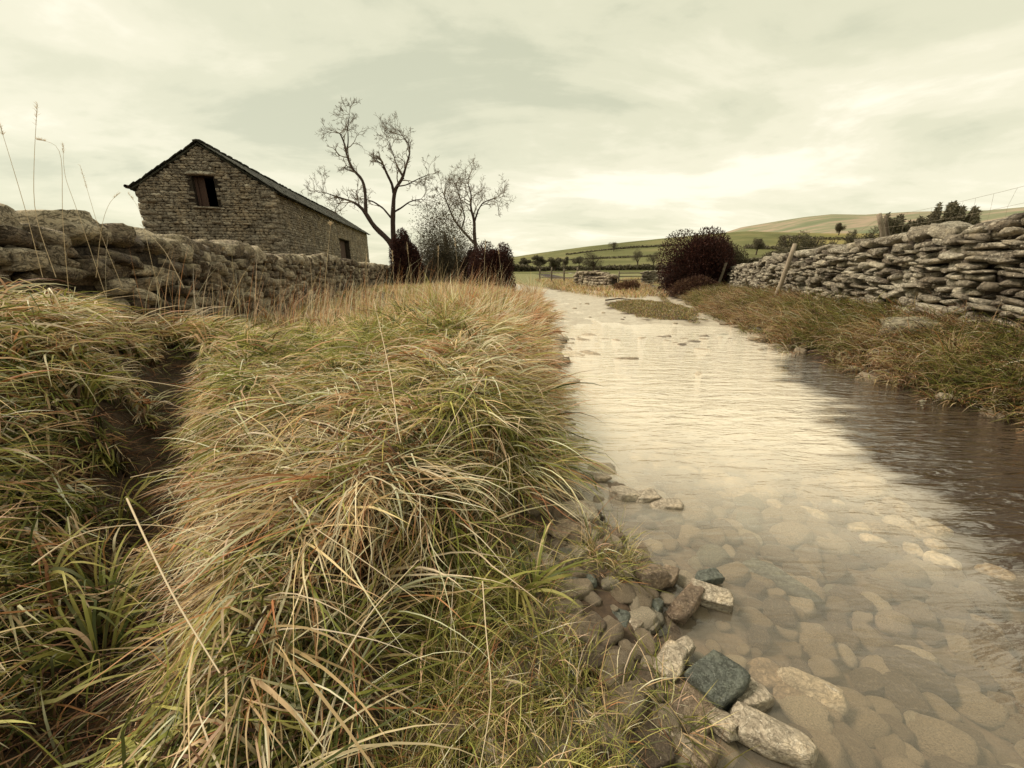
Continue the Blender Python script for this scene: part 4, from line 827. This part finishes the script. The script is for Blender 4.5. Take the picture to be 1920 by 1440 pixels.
# stream bed cobbles: packed; nearest ones are individual
pts = []
gy = 0.25; 
while gy < 7.5:
    st = 0.066+0.026*gy
    gx = float(np.interp(gy, SY, SX))-0.05
    while gx < np.interp(gy, RY, RX)+0.1:
        pts.append((gx+rr.normal()*st*0.22, gy+rr.normal()*st*0.2, st)); gx += st*1.18
    gy += st*0.86
pts = [p for p in pts if abs(p[0]) < 1.36*(p[1]*cp+1.25*sp)+0.1]
pts.sort(key=lambda p: p[0]**2+p[1]**2)
restc = [[], [], [], []]; cnt = 0
for (x, y, st) in pts:
    if float(reflmask(np.array(x), np.array(y))) > rr.uniform(0.2, 0.9): continue  # cobbles thinned out under the painted reflection
    s = st*rr.uniform(0.32, 0.66)*(1.4 if rr.random() < 0.15 else 1)*(0.6 if x-float(np.interp(y, SY, SX)) < 0.35 and y < 2.3 else 1); z = float(H(x, y)); rot = (rr.normal()*0.15, rr.normal()*0.15, rr.uniform(0, 6.28)); zc = max(z, -0.17)+s*0.30
    S = float(np.interp(y, SY, SX)); ins = x-S
    zc = min(zc, -s*0.45-0.012) if ins > 0.35 else zc
    if cnt < 297:
        cob('cobble', x, y, zc, (s*1.2, s*0.92, s*0.66), *rot, 'rounded brown cobble lying on the clear stream bed', 'cobbles of the near stream bed', 'cobble'); cnt += 1
    else:
        restc[0].append([x, y, zc]); restc[1].append([s*1.25, s*0.9, s*0.5]); restc[2].append(euler(*rot)); restc[3].append(rr.uniform(0.4, 0.9))
V, Q = stones(4, np.array(restc[0]), np.array(restc[1]), np.array(restc[2]), np.array(restc[3]), 0.12, rr, 1)
tag(obj('streambed_cobbles', mkmesh('streambed_cobbles', V, [Q], m_cobble)), 'mass of cobbles under the farther rippled water', 'cobbles', kind='stuff')
for k in range(150):
    y = rr.uniform(0.62, 2.0); x = float(np.interp(y, SY, SX))+0.10-0.62*rr.random()*(1 if y < 1.5 else 0.5); s = rr.uniform(0.022, 0.055)
    cob('shore_cobble', x, y, max(float(H(x, y)), -0.03)+s*0.12, (s*1.3, s*0.95, s*0.6), rr.normal()*0.25, rr.normal()*0.25, rr.uniform(0, 6.28), 'muddy brown cobble half sunk in the bare near shore', 'half sunk cobbles of the near shore', 'cobble')
# stones strewn on the wet track
for k in range(26):
    y = rr.uniform(8, 17); x = rr.uniform(float(np.interp(y, SY, SX))+0.2, float(np.interp(y, RY, RX))-0.1); s = rr.uniform(0.02, 0.06)
    cob('track_stone', x, y, float(H(x, y))+s*0.1, (s*1.5, s, s*0.5), 0, 0, rr.uniform(0, 6.28), 'loose stone lying on the wet stony track', 'loose stones on the far track')

# ------------------------------------------------------------------ posts, fences, gate
def post(pa, pb, w_, label, mat=m_post, name='fence_post', n=7, parent=None):
    pa, pb = np.array(pa), np.array(pb); t = np.linspace(0, 1, 6)[:, None]; P = pa*(1-t)+pb*t; P[1:-1] += rng.normal(size=(4, 3))*w_*0.10
    V, Q = tube(P-pa, np.array([1.1, 1.0, 1.02, 0.95, 0.93, 0.86])*w_, n); k = len(P)*n
    mb = MB(); V = np.vstack([V, (P[-1]-pa+(pb-pa)*0.004)[None]]); mb.add(V, Q, [[k-n+i, k-n+(i+1) % n, k] for i in range(n)])
    if parent is None:
        o = mb.build(name, mat); o.location = tuple(pa); tag(o, label, 'post'); return o
    mb.V[0] = mb.V[0]+pa-np.array(parent.location); return mb.build(name, mat, parent)
a = aty(1450, 562, 9.9); t_ = aty(1491, 457, 9.7); post((a[0], a[1], a[2]-0.2), t_, 0.052, 'pale wooden post leaning right against the long pale wall')
a = aty(1344, 545, 17.5); t_ = aty(1362, 492, 17.5); post(a, t_, 0.06, 'thin grey post leaning by the wall near the dark hawthorn', m_greypost)
a = aty(1405, 548, 13); t_ = aty(1398, 522, 13); post(a, t_, 0.04, 'short stump of a post in front of the far wall', m_greypost)
# wire fence on the wall
fb = aty(1663, 470, 9.2); root = empty('wire_fence', tuple(fb)); tag(root, 'sagging wire netting fence with a split post behind the right wall', 'fence')
post(aty(1662, 475, 9.2), aty(1648, 401, 9.2), 0.055, None, m_post, 'post', 6, root); post(aty(1670, 475, 9.25), aty(1660, 404, 9.25), 0.035, None, m_greypost, 'post_half', 5, root)
mb = MB(); tops = []
def wire(P, R_): V, Q = tube(np.array(P)-fb, [R_]*len(P), 4); mb.add(V, Q)
pa0, pb0 = (1652, 407), (2150, 300)
p0 = aty(*pa0, 9.2); p1 = np.array([7.45, 3.4, 2.95])
def wp(u_, lev):     # point on the sagging net: u along, lev 0 top .. 1 bottom
    P = p0*(1-u_)+p1*u_; P = P.copy(); P[2] -= 0.30*4*u_*(1-u_)*(0.55+0.3*lev)+lev*0.62; P[1] += 0.02*math.sin(u_*40+lev*9); return P
for lev in (0, 0.36, 0.70, 1.0): wire([wp(u_, lev) for u_ in np.linspace(0, 1, 26)], 0.0024)
for i in range(22):
    u_ = (i+0.5)/22; wire([wp(u_+0.004*math.sin(7*k+i*2.3), lev) for k, lev in enumerate((0, 0.36, 0.70, 1.0))], 0.0015)
q0 = aty(1500, 462, 13.0)
wire([p0*(1-s)+q0*s-np.array([0, 0, 0.25*4*s*(1-s)]) for s in np.linspace(0, 1, 14)], 0.0025)
mb.build('wire_net', m_wire, root)
# rail fence and gate beyond the track
g0 = aty(1012, 527, 34); g1 = aty(1082, 527, 31)
root = empty('rail_fence', (g0[0], g0[1], float(H(g0[0], g0[1])))); tag(root, 'low wooden rail fence beyond the bend of the track', 'fence')
for k, px in enumerate((1012, 1032, 1056, 1078)):
    u_ = k/3; p = g0*(1-u_)+g1*u_; z0 = float(H(p[0], p[1])); post((p[0], p[1], z0-0.1), (p[0], p[1], z0+1.05+0.12*(k % 2)), 0.07, None, m_greypost, 'post', 6, root)
for zz_ in (0.4, 0.75):
    pa = np.array([g0[0], g0[1], float(H(g0[0], g0[1]))+zz_]); pb = np.array([g1[0], g1[1], float(H(g1[0], g1[1]))+zz_]); post(pa, pb, 0.04, None, m_greypost, 'rail', 5, root)
h0 = aty(1160, 525, 29); h1 = aty(1215, 521, 30)
root = empty('field_gate', (h0[0], h0[1], float(H(h0[0], h0[1])))); tag(root, 'low field gate between the two far wall pieces', 'gate')
for p in (h0, h1): z0 = float(H(p[0], p[1])); post((p[0], p[1], z0-0.1), (p[0], p[1], z0+0.9), 0.06, None, m_greypost, 'post', 6, root)
for zz_ in (0.3, 0.55, 0.78): post(np.array([h0[0], h0[1], float(H(h0[0], h0[1]))+zz_]), np.array([h1[0], h1[1], float(H(h1[0], h1[1]))+zz_]), 0.035, None, m_greypost, 'bar', 5, root)
fw1 = [tuple(aty(1083, 530, 27)[:2]), tuple(aty(1122, 530, 25)[:2]), tuple(aty(1152, 535, 22.5)[:2])]
dry_wall(fw1, [0.75, 0.8, 0.62], 0.55, 'short tumbledown stone wall end behind the golden verge', m_lwall, (0.12, 0.2), (0.2, 0.45), side=-1, cope=(0.4, 0.2), seed=44, name='ruined_wall')
fw2 = [tuple(aty(1205, 525, 30)[:2]), tuple(aty(1230, 525, 30)[:2]), tuple(aty(1262, 525, 29)[:2])]
dry_wall(fw2, [0.75, 0.8, 0.8], 0.55, 'far low stone wall running behind the dark hawthorn', m_rwall, (0.12, 0.2), (0.2, 0.45), side=-1, cope=(0.4, 0.2), seed=45, name='field_wall')
# driftwood branch on the track
b0 = atz(1135, 563, 0.05); V, Q = tube(np.array([b0, b0+[0.5, 0.03, 0.06], b0+[1.0, 0.1, 0.02]])-b0, [0.03, 0.025, 0.01], 6); mb = MB(); mb.add(V, Q); o = mb.build('branch', m_bark); o.location = tuple(b0); tag(o, 'dark fallen branch lying across the far end of the wet track', 'branch')

# ------------------------------------------------------------------ trees
def grow(mb, p, d, L, R0, depth, r, spread=0.6, upb=0.12, sides=4, wob=0.18, kids=(2, 4), shrink=0.66, minR=0.004):
    k = 5; P = [np.array(p, float)]; d = np.array(d, float); d /= np.linalg.norm(d)
    for i in range(k):
        d = d+r.normal(size=3)*wob; d[2] += upb; d /= np.linalg.norm(d); P.append(P[-1]+d*L/k)
    R1 = R0*0.45; V, Q = tube(P, np.linspace(R0, max(R1, minR), k+1), sides if depth > 0 else 3); mb.add(V, Q)
    if depth <= 0: return
    for c in range(r.integers(kids[0], kids[1]+1)):
        j = r.integers(2, k+1); t = P[j]-P[j-1]; t /= np.linalg.norm(t); q = r.normal(size=3); q -= q@t*t; q /= np.linalg.norm(q)+1e-6
        grow(mb, P[j], t+q*spread*r.uniform(0.6, 1.4), L*shrink*r.uniform(0.75, 1.2), max(R0*(0.62 if j < k else 0.6), minR), depth-1, r, spread, upb, sides, wob, kids, shrink, minR)
def limb(mb, P, R_, n=8):
    P = np.array(P); t = np.linspace(0, 1, 20); k = np.linspace(0, 1, len(P)); Q_ = np.stack([np.interp(t, k, P[:, i]) for i in range(3)], 1)
    for _ in range(2): Q_[1:-1] = (Q_[:-2]+2*Q_[1:-1]+Q_[2:])/4
    rr_ = np.interp(t, np.linspace(0, 1, len(R_)), R_); V, Q = tube(Q_, rr_*(1+0.06*np.sin(t*37)), n); mb.add(V, Q); return Q_, rr_
def bare_tree(limbs, label, seed, Y, twig=0.9, depth=3, count=9, start=0.35, name='bare_tree', minR=0.007, kids=(2, 4), tlk=0.66):
    """limbs: list of (pixel points, depth offsets, radii); crown = fine branching from the limbs"""
    r = np.random.default_rng(seed); base = aty(*limbs[0][0][0], Y); root = empty(name, tuple(base)); tag(root, label, 'tree')
    mb = MB(); cr = MB(); gz_ = float(H(base[0], base[1]))-base[2]-0.15
    if gz_ < -0.1: limb(mb, [(0.05, 0, gz_), (0, 0, gz_*0.4), (0, 0, 0.05)], [limbs[0][2][0]*1.35, limbs[0][2][0]*1.1, limbs[0][2][0]])
    for pts, offs, R_, cnt, st, tl in limbs:
        R_ = [q*0.74 for q in R_]; cnt = max(2, int(cnt*0.75)) if cnt else 0; tl *= tlk
        P = [aty(p[0], p[1], Y+o)-base for p, o in zip(pts, offs)]; Q_, rr_ = limb(mb, P, R_)
        if cnt == 0: continue
        for k in range(cnt):
            i = int(min(19, 20*(st+(1-st)*(k+r.random())/cnt))); t = Q_[i]-Q_[max(i-1, 0)]; t /= np.linalg.norm(t)+1e-6; q = r.normal(size=3); q[1] *= 0.8; q -= q@t*t; q /= np.linalg.norm(q)
            grow(cr, Q_[i], t*0.6+q*0.9+np.array([0, 0, 0.15]), tl*r.uniform(0.7, 1.2), min(rr_[i]*0.55, 0.035), depth, r, 0.7, 0.05, 4, 0.20, kids, 0.68, minR)
        t = Q_[-1]-Q_[-2]; t /= np.linalg.norm(t)
        for k in range(3): grow(cr, Q_[-1], t+r.normal(size=3)*0.5, tl, rr_[-1]*0.8, depth, r, 0.7, 0.04, 4, 0.2, kids, 0.68, minR)
    mb.build('trunk', m_bark, root); cr.build('crown', m_twig, root)
bare_tree([
    ([(748, 500), (742, 470), (728, 448), (700, 425), (688, 402), (670, 380), (640, 372), (612, 362)], [0]*8, [0.30, 0.24, 0.20, 0.17, 0.15, 0.09, 0.06, 0.03], 10, 0.62, 1.0),
    ([(686, 400), (685, 360), (680, 335), (660, 318), (650, 290), (645, 265), (637, 250)], [0, .3, .3, .5, .5, .6, .7], [0.13, 0.11, 0.10, 0.09, 0.08, 0.06, 0.04], 12, 0.3, 1.0),
    ([(650, 290), (653, 265), (652, 240), (655, 215)], [.5, .2, 0, 0], [0.06, 0.04, 0.03, 0.02], 5, 0.4, 0.7),
    ([(740, 465), (736, 430), (737, 400), (738, 365), (742, 350), (757, 335), (760, 310), (770, 290), (768, 270), (755, 255)], [0, -.2, -.3, -.3, -.4, -.4, -.4, -.3, -.2, 0], [0.20, 0.18, 0.16, 0.13, 0.12, 0.09, 0.07, 0.055, 0.045, 0.03], 14, 0.45, 1.0),
    ([(738, 362), (735, 345), (725, 325), (719, 310)], [-.3, -.6, -.8, -.9], [0.10, 0.09, 0.085, 0.07], 2, 0.6, 0.6),
    ([(733, 408), (718, 390), (700, 378), (682, 373)], [-.3, -.1, .1, .2], [0.07, 0.06, 0.05, 0.035], 4, 0.4, 0.8),
    ([(738, 398), (752, 390), (768, 378), (790, 373)], [-.3, -.5, -.8, -1], [0.07, 0.055, 0.04, 0.025], 5, 0.4, 0.8),
    ([(742, 350), (762, 347), (785, 335), (802, 328)], [-.4, -.8, -1, -1.3], [0.05, 0.04, 0.03, 0.02], 5, 0.4, 0.7),
    ([(757, 335), (745, 315), (738, 290), (728, 265)], [-.4, -.1, 0, .2], [0.05, 0.04, 0.03, 0.02], 6, 0.4, 0.8)],
    'tall bare tree with two crooked stems right of the barn', 51, 23.0, depth=4, minR=0.0055, kids=(2, 3))
bare_tree([
    ([(893, 470), (889, 440), (890, 415), (882, 390), (884, 365), (878, 345)], [0, 0, 0, .2, .3, .3], [0.18, 0.15, 0.12, 0.09, 0.06, 0.04], 14, 0.35, 1.0),
    ([(890, 415), (896, 395), (905, 380), (925, 372)], [0, -.3, -.5, -.5], [0.08, 0.06, 0.05, 0.03], 9, 0.3, 0.9),
    ([(893, 460), (865, 430), (850, 410), (840, 385), (832, 365)], [0, .3, .4, .5, .5], [0.12, 0.10, 0.08, 0.06, 0.04], 12, 0.35, 0.9),
    ([(865, 430), (872, 408), (866, 385), (860, 360)], [.3, .3, .5, .5], [0.07, 0.055, 0.04, 0.03], 9, 0.3, 0.9)],
    'smaller bare tree with a fine rounded crown behind the dark bushes', 53, 27.0, depth=4, minR=0.006, kids=(2, 3), tlk=0.85)
def cloud_bush(name, label, cxy, rad, hgt, n, cols, seed, leaf=0.05, twigs=900, cat='bush', drooping=0.0, trunk=None, base_z=None, twL=0.5, minr=0.006, twcol=None, lumps=9):
    r = np.random.default_rng(seed); z0 = float(H(*cxy)) if base_z is None else base_z
    root = empty(name, (cxy[0], cxy[1], z0)); tag(root, label, cat)
    la_ = r.uniform(0, 6.28, lumps); lq_ = 0.62*np.sqrt(r.random(lumps)); lc = np.stack([lq_*np.cos(la_), 0.8*lq_*np.sin(la_), r.uniform(0.1, 0.62, lumps)], 1)
    lr = r.uniform(0.28, 0.5, lumps)
    lc *= 1.1; lr = lr*1.25
    k = r.integers(0, lumps, n); d = r.normal(size=(n, 3)); d /= np.linalg.norm(d, axis=1)[:, None]; q = lc[k]+d*lr[k][:, None]*(0.95*r.random((n, 1))**0.45)
    q[:, 2] = np.abs(q[:, 2]); P = q*np.array([rad, rad, hgt*0.82]); out = q/np.maximum(np.linalg.norm(q, axis=1)[:, None], 0.05)
    az = np.arctan2(out[:, 0], out[:, 1])+r.normal(size=n)*0.7; el = np.arcsin(np.clip(out[:, 2], -1, 1))+r.normal(size=n)*0.5
    c = np.asarray(cols)[r.integers(0, len(cols), n)]*r.uniform(0.7, 1.35, (n, 1))
    V, Q, col = blades(P, az, el, el-0.5-drooping, r.uniform(0.6, 1.7, n)*leaf, r.uniform(0.4, 0.9, n)*leaf, 2, c, c*1.15, r=r)
    mb = MB(); mb.add(V, Q, None, col); mb.build('foliage', m_leaf, root)
    if twigs:
        k = r.integers(0, lumps, twigs); st = lc[k]*r.uniform(0.1, 0.7, (twigs, 1))*np.array([rad, rad, hgt*0.8]); e = (lc[k]+r.normal(size=(twigs, 3))*lr[k][:, None]*0.8)*np.array([rad, rad, hgt*0.85])-st
        L_ = np.minimum(np.linalg.norm(e, axis=1)*r.uniform(0.6, 1.0, twigs), rad*0.8); az = np.arctan2(e[:, 0], e[:, 1]); el = np.arcsin(np.clip(e[:, 2]/(np.linalg.norm(e, axis=1)+1e-6), -1, 1))
        tcol = np.tile(np.array(twcol if twcol is not None else (0.06, 0.032, 0.024)), (twigs, 1))
        V, Q, col = blades(st, az, el+0.15, el-0.35-drooping, L_, np.full(twigs, minr*2), 5, tcol, tcol, r=r, wig=0.5); mb = MB(); mb.add(V, Q, None, col); mb.build('twigs', m_leaf, root)
    if trunk:
        mb = MB(); limb(mb, [(0, 0, -0.1), (0.05*hgt, 0, hgt*0.25), (0, 0.03*hgt, hgt*0.55)], [trunk, trunk*0.8, trunk*0.4], 7); mb.build('trunk', m_bark, root)
    return root
MAR = [(0.045, 0.017, 0.014), (0.03, 0.014, 0.012), (0.07, 0.028, 0.02)]
def bush_at(px0, px1, ytop, ybot, Y, **k):
    a = aty(px0, ybot, Y); b_ = aty(px1, ybot, Y); t = aty((px0+px1)/2, ytop, Y); z = float(H((a[0]+b_[0])/2, Y)) if 'bz' not in k else k.pop('bz')
    return cloud_bush(cxy=((a[0]+b_[0])/2, Y), rad=(b_[0]-a[0])/2*1.08, hgt=(t[2]-z)*(1.0 if 'feathery' not in k['name'] else 1.12), base_z=z, **k)
bush_at(1243, 1385, 424, 540, 19.0, name='hawthorn_bush', label='big dark reddish hawthorn bush at the far end of the pale wall', n=70000, cols=MAR, seed=61, leaf=0.065, twigs=9000, cat='bush', minr=0.008)
bush_at(1322, 1400, 447, 500, 22.0, name='hawthorn_bush', label='grey green bush top rising behind the big dark hawthorn', n=30000, cols=[(0.07, 0.06, 0.035), (0.09, 0.08, 0.04)], seed=62, leaf=0.07, twigs=3000, cat='bush')
bush_at(738, 794, 420, 500, 21.0, name='dark_bush', label='dark maroon bush at the foot of the tall bare tree', n=36000, cols=MAR, seed=63, leaf=0.07, twigs=4000, cat='bush')
bush_at(880, 962, 442, 520, 19.0, name='dark_bush', label='dark maroon bush rightmost of the tree group by the track', n=40000, cols=MAR, seed=64, leaf=0.07, twigs=5000, cat='bush', drooping=0.4)
bush_at(858, 905, 448, 512, 21.0, name='dark_bush', label='dark bush under the small bare tree between the two maroon bushes', n=8000, cols=[(0.05, 0.03, 0.02), (0.035, 0.018, 0.015)], seed=65, leaf=0.08, twigs=900, cat='bush')
bush_at(778, 892, 366, 500, 24.0, name='feathery_tree', label='grey green feathery tree with drooping twigs between the two bare trees', n=30000, cols=[(0.10, 0.085, 0.055), (0.15, 0.13, 0.085), (0.07, 0.058, 0.04)], seed=66, leaf=0.07, twigs=6000, cat='tree', drooping=1.1, trunk=0.16, twcol=(0.11, 0.09, 0.06), lumps=22)
bush_at(1152, 1202, 521, 566, 20.0, name='bramble_bush', label='low reddish brown bramble in the gap of the far wall', n=7000, cols=[(0.13, 0.07, 0.04), (0.18, 0.11, 0.06), (0.09, 0.045, 0.03)], seed=67, leaf=0.06, twigs=900, cat='bush')
bush_at(1250, 1345, 508, 556, 17.3, name='bramble_bush', label='low dark bramble thicket under the big hawthorn', n=12000, cols=[(0.07, 0.035, 0.022), (0.05, 0.022, 0.017), (0.12, 0.07, 0.04)], seed=68, leaf=0.06, twigs=1200, cat='bush')
OL = [(0.11, 0.10, 0.06), (0.145, 0.125, 0.08), (0.085, 0.075, 0.048)]
def far_tree(px, ytop, ybot, wpx, R_, label, seed, cols=OL, bare=False, name='field_tree', group=None):
    az = math.atan2(*(ray(px, ybot)[:2])); x, y = R_*math.sin(az), R_*math.cos(az); z = float(H(x, y)); k = y/ray(px, ytop)[1]
    h = CAMH+ray(px, ytop)[2]*k-z; rad = wpx/2*k; h = max(h, rad*0.9)*1.05; rad *= 1.3
    r = np.random.default_rng(seed); root = empty(name, (x, y, z)); tag(root, label, 'tree', group)
    n = 4200; lumps = 11; lc = r.normal(size=(lumps, 3)); lc /= np.linalg.norm(lc, axis=1)[:, None]; lc *= r.uniform(0.2, 0.7, (lumps, 1)); lr = r.uniform(0.22, 0.42, lumps)
    kk = r.integers(0, lumps, n); d = r.normal(size=(n, 3)); d /= np.linalg.norm(d, axis=1)[:, None]; q = lc[kk]+d*lr[kk][:, None]*r.uniform(0.2, 1.1, (n, 1))**0.6
    P = q*np.array([rad, rad, h*0.46])+np.array([0, 0, h*0.52]); P[:, 2] = np.abs(P[:, 2])
    c = np.asarray(cols)[r.integers(0, len(cols), n)]*r.uniform(0.7, 1.3, (n, 1)); sz = rad*(0.09 if bare else 0.11)
    V, Q, col = blades(P, r.uniform(0, 6.28, n), r.uniform(-0.3, 1.3, n), r.uniform(-0.5, 0.9, n), r.uniform(0.6, 1.6, n)*sz, r.uniform(0.25, 0.6, n)*sz*(0.35 if bare else 1), 2, c, c, r=r)
    mb = MB(); mb.add(V, Q, None, col); mb.build('crown', m_leaf, root)
    mb = MB(); limb(mb, [(0, 0, -0.2), (rad*0.08, 0, h*0.3), (-rad*0.05, 0, h*0.6)], [h*0.035, h*0.028, h*0.015], 6)
    for j in range(5): a_ = r.uniform(0, 6.28); limb(mb, [(0, 0, h*0.25), (rad*0.3*math.cos(a_), rad*0.3*math.sin(a_), h*0.5), (rad*0.6*math.cos(a_), rad*0.6*math.sin(a_), h*0.75)], [h*0.018, h*0.012, h*0.005], 5)
    mb.build('trunk', m_bark, root)
cloud_bush('hawthorn_bush', 'unseen dark hawthorn added beyond the right wall to darken the water reflection', (6.9, 2.9), 1.4, 3.6, 22000, MAR, 69, leaf=0.09, twigs=1500, trunk=0.09)  # out of view, added so the water mirrors something dark
cloud_bush('hawthorn_bush', 'unseen dark hawthorn added at the near end of the right wall for its reflection', (6.0, 1.2), 1.2, 3.2, 16000, MAR, 70, leaf=0.09, twigs=1500, trunk=0.08)  # second unseen bush, put in to darken what the water mirrors
far_tree(1480, 422, 478, 44, 70, 'windswept upright tree standing behind the leaning pale post', 71)
far_tree(1516, 432, 468, 36, 110, 'rounded field tree just right of the windswept upright tree', 72)
far_tree(1551, 431, 470, 34, 100, 'small round topped tree left of the split fence post', 73)
far_tree(1598, 428, 450, 26, 170, 'tiny distant tree beyond the field between post and round tree', 74)
far_tree(1628, 424, 470, 46, 80, 'dark bushy tree at the left end of the distant wood', 75)
far_tree(1455, 458, 492, 60, 60, 'wide low bush of a tree below the windswept tree over the wall', 76)
far_tree(1112, 470, 500, 46, 120, 'dark spreading tree in the middle of the green hillside hedge', 77, bare=True)
far_tree(1195, 466, 492, 24, 150, 'slender tree on the green hillside left of the hawthorn', 78, bare=True)
far_tree(1040, 482, 502, 30, 130, 'low dark tree left on the hillside hedge line', 79)
far_tree(1010, 478, 500, 30, 150, 'leftmost rounded tree on the hillside hedge line', 80)
far_tree(1060, 480, 496, 18, 150, 'little tree just right of the leftmost hedge trees', 81)
far_tree(985, 482, 500, 26, 140, 'half hidden tree next to the maroon bush on the hillside', 82)
# distant wood: one mass
def mass(name, label, pix, R_, hm, seed, cols, n, sz, cat='woodland', wid=10):
    r = np.random.default_rng(seed); k = r.random(n)*(len(pix)-1); px = np.interp(k, np.arange(len(pix)), [p[0] for p in pix])
    az = np.arctan2(px-960, F*cp+215*sp); rr_ = R_+r.uniform(-wid, wid, n); x = rr_*np.sin(az); y = rr_*np.cos(az); z = H(x, y)
    hh = np.interp(k, np.arange(len(pix)), [p[1] for p in pix])*(0.75+0.5*vn(px/9.0, px*0+seed))
    zz_ = z+hh*r.random(n)**0.7; c = np.asarray(cols)[r.integers(0, len(cols), n)]*r.uniform(0.7, 1.3, (n, 1))
    V, Q, col = blades(np.stack([x, y, zz_], 1), r.uniform(0, 6.28, n), r.uniform(-0.3, 1.3, n), r.uniform(-0.5, 0.9, n), r.uniform(0.6, 1.5, n)*sz, r.uniform(0.4, 0.9, n)*sz, 2, c, c, r=r)
    mb = MB(); mb.add(V, Q, None, col); tag(mb.build(name, m_leaf), label, cat, kind='stuff')
mass('distant_wood', 'dark distant wood on the skyline field behind the wire fence', [(1635, 12), (1680, 14), (1720, 14), (1760, 16), (1800, 12), (1850, 4)], 190, 8, 90, OL, 26000, 0.75, wid=12)
mass('hillside_hedge', 'dark hedge line along the foot of the green hill', [(955, 2.0), (1000, 1.3), (1100, 0.9), (1180, 1.1), (1260, 0.8)], 135, 3, 91, OL, 5000, 0.8, 'hedge', wid=2)
mass('upper_hedge', 'thin hedge line crossing the fields above the pale wall', [(1390, 1.5), (1480, 2.2), (1560, 1.5), (1640, 2)], 160, 3, 92, OL, 3500, 0.8, 'hedge', wid=2)
for k, (a_, b_, R0_, hh_) in enumerate(((985, 1230, 230, 0.6), (1060, 1260, 320, 0.8), (1390, 1660, 260, 1.5), (1450, 1900, 360, 1.6), (1420, 1920, 760, 3.0))):
    mass('field_hedge', ['thin broken hedge low on the green hillside', 'higher broken hedge across the green hillside', 'lower hedge on the fields above the far wall', 'upper hedge on the fields above the far wall', 'faint boundary line where the moor begins'][k], [(a_, hh_), (a_+(b_-a_)*0.4, hh_*0.3), (a_+(b_-a_)*0.6, hh_*1.2), (b_, hh_*0.7)], R0_, 3, 94+k, OL, 2200, 0.7+0.3*k, 'hedge', wid=1.5+k)
for k, (px, yt, yb, wp_, R0_, lb) in enumerate(((1150, 452, 474, 20, 300, 'lone small tree high on the green hillside'), (1085, 478, 497, 24, 160, 'low spreading tree just left of the middle hillside tree'), (1225, 470, 494, 24, 150, 'small tree on the hillside touching the left side of the hawthorn'), (1420, 440, 462, 22, 220, 'small field tree right of the hawthorn top'), (1660, 420, 440, 24, 260, 'small far tree right of the split fence post'), (1575, 412, 428, 18, 420, 'tiny high tree near the foot of the moor'))):
    far_tree(px, yt, yb, wp_, R0_, lb, 110+k, bare=k % 2 == 0)
for o in C.objects:
    if o.type == 'MESH' and o.parent is None and 'kind' not in o and 'category' not in o: print('untagged', o.name)
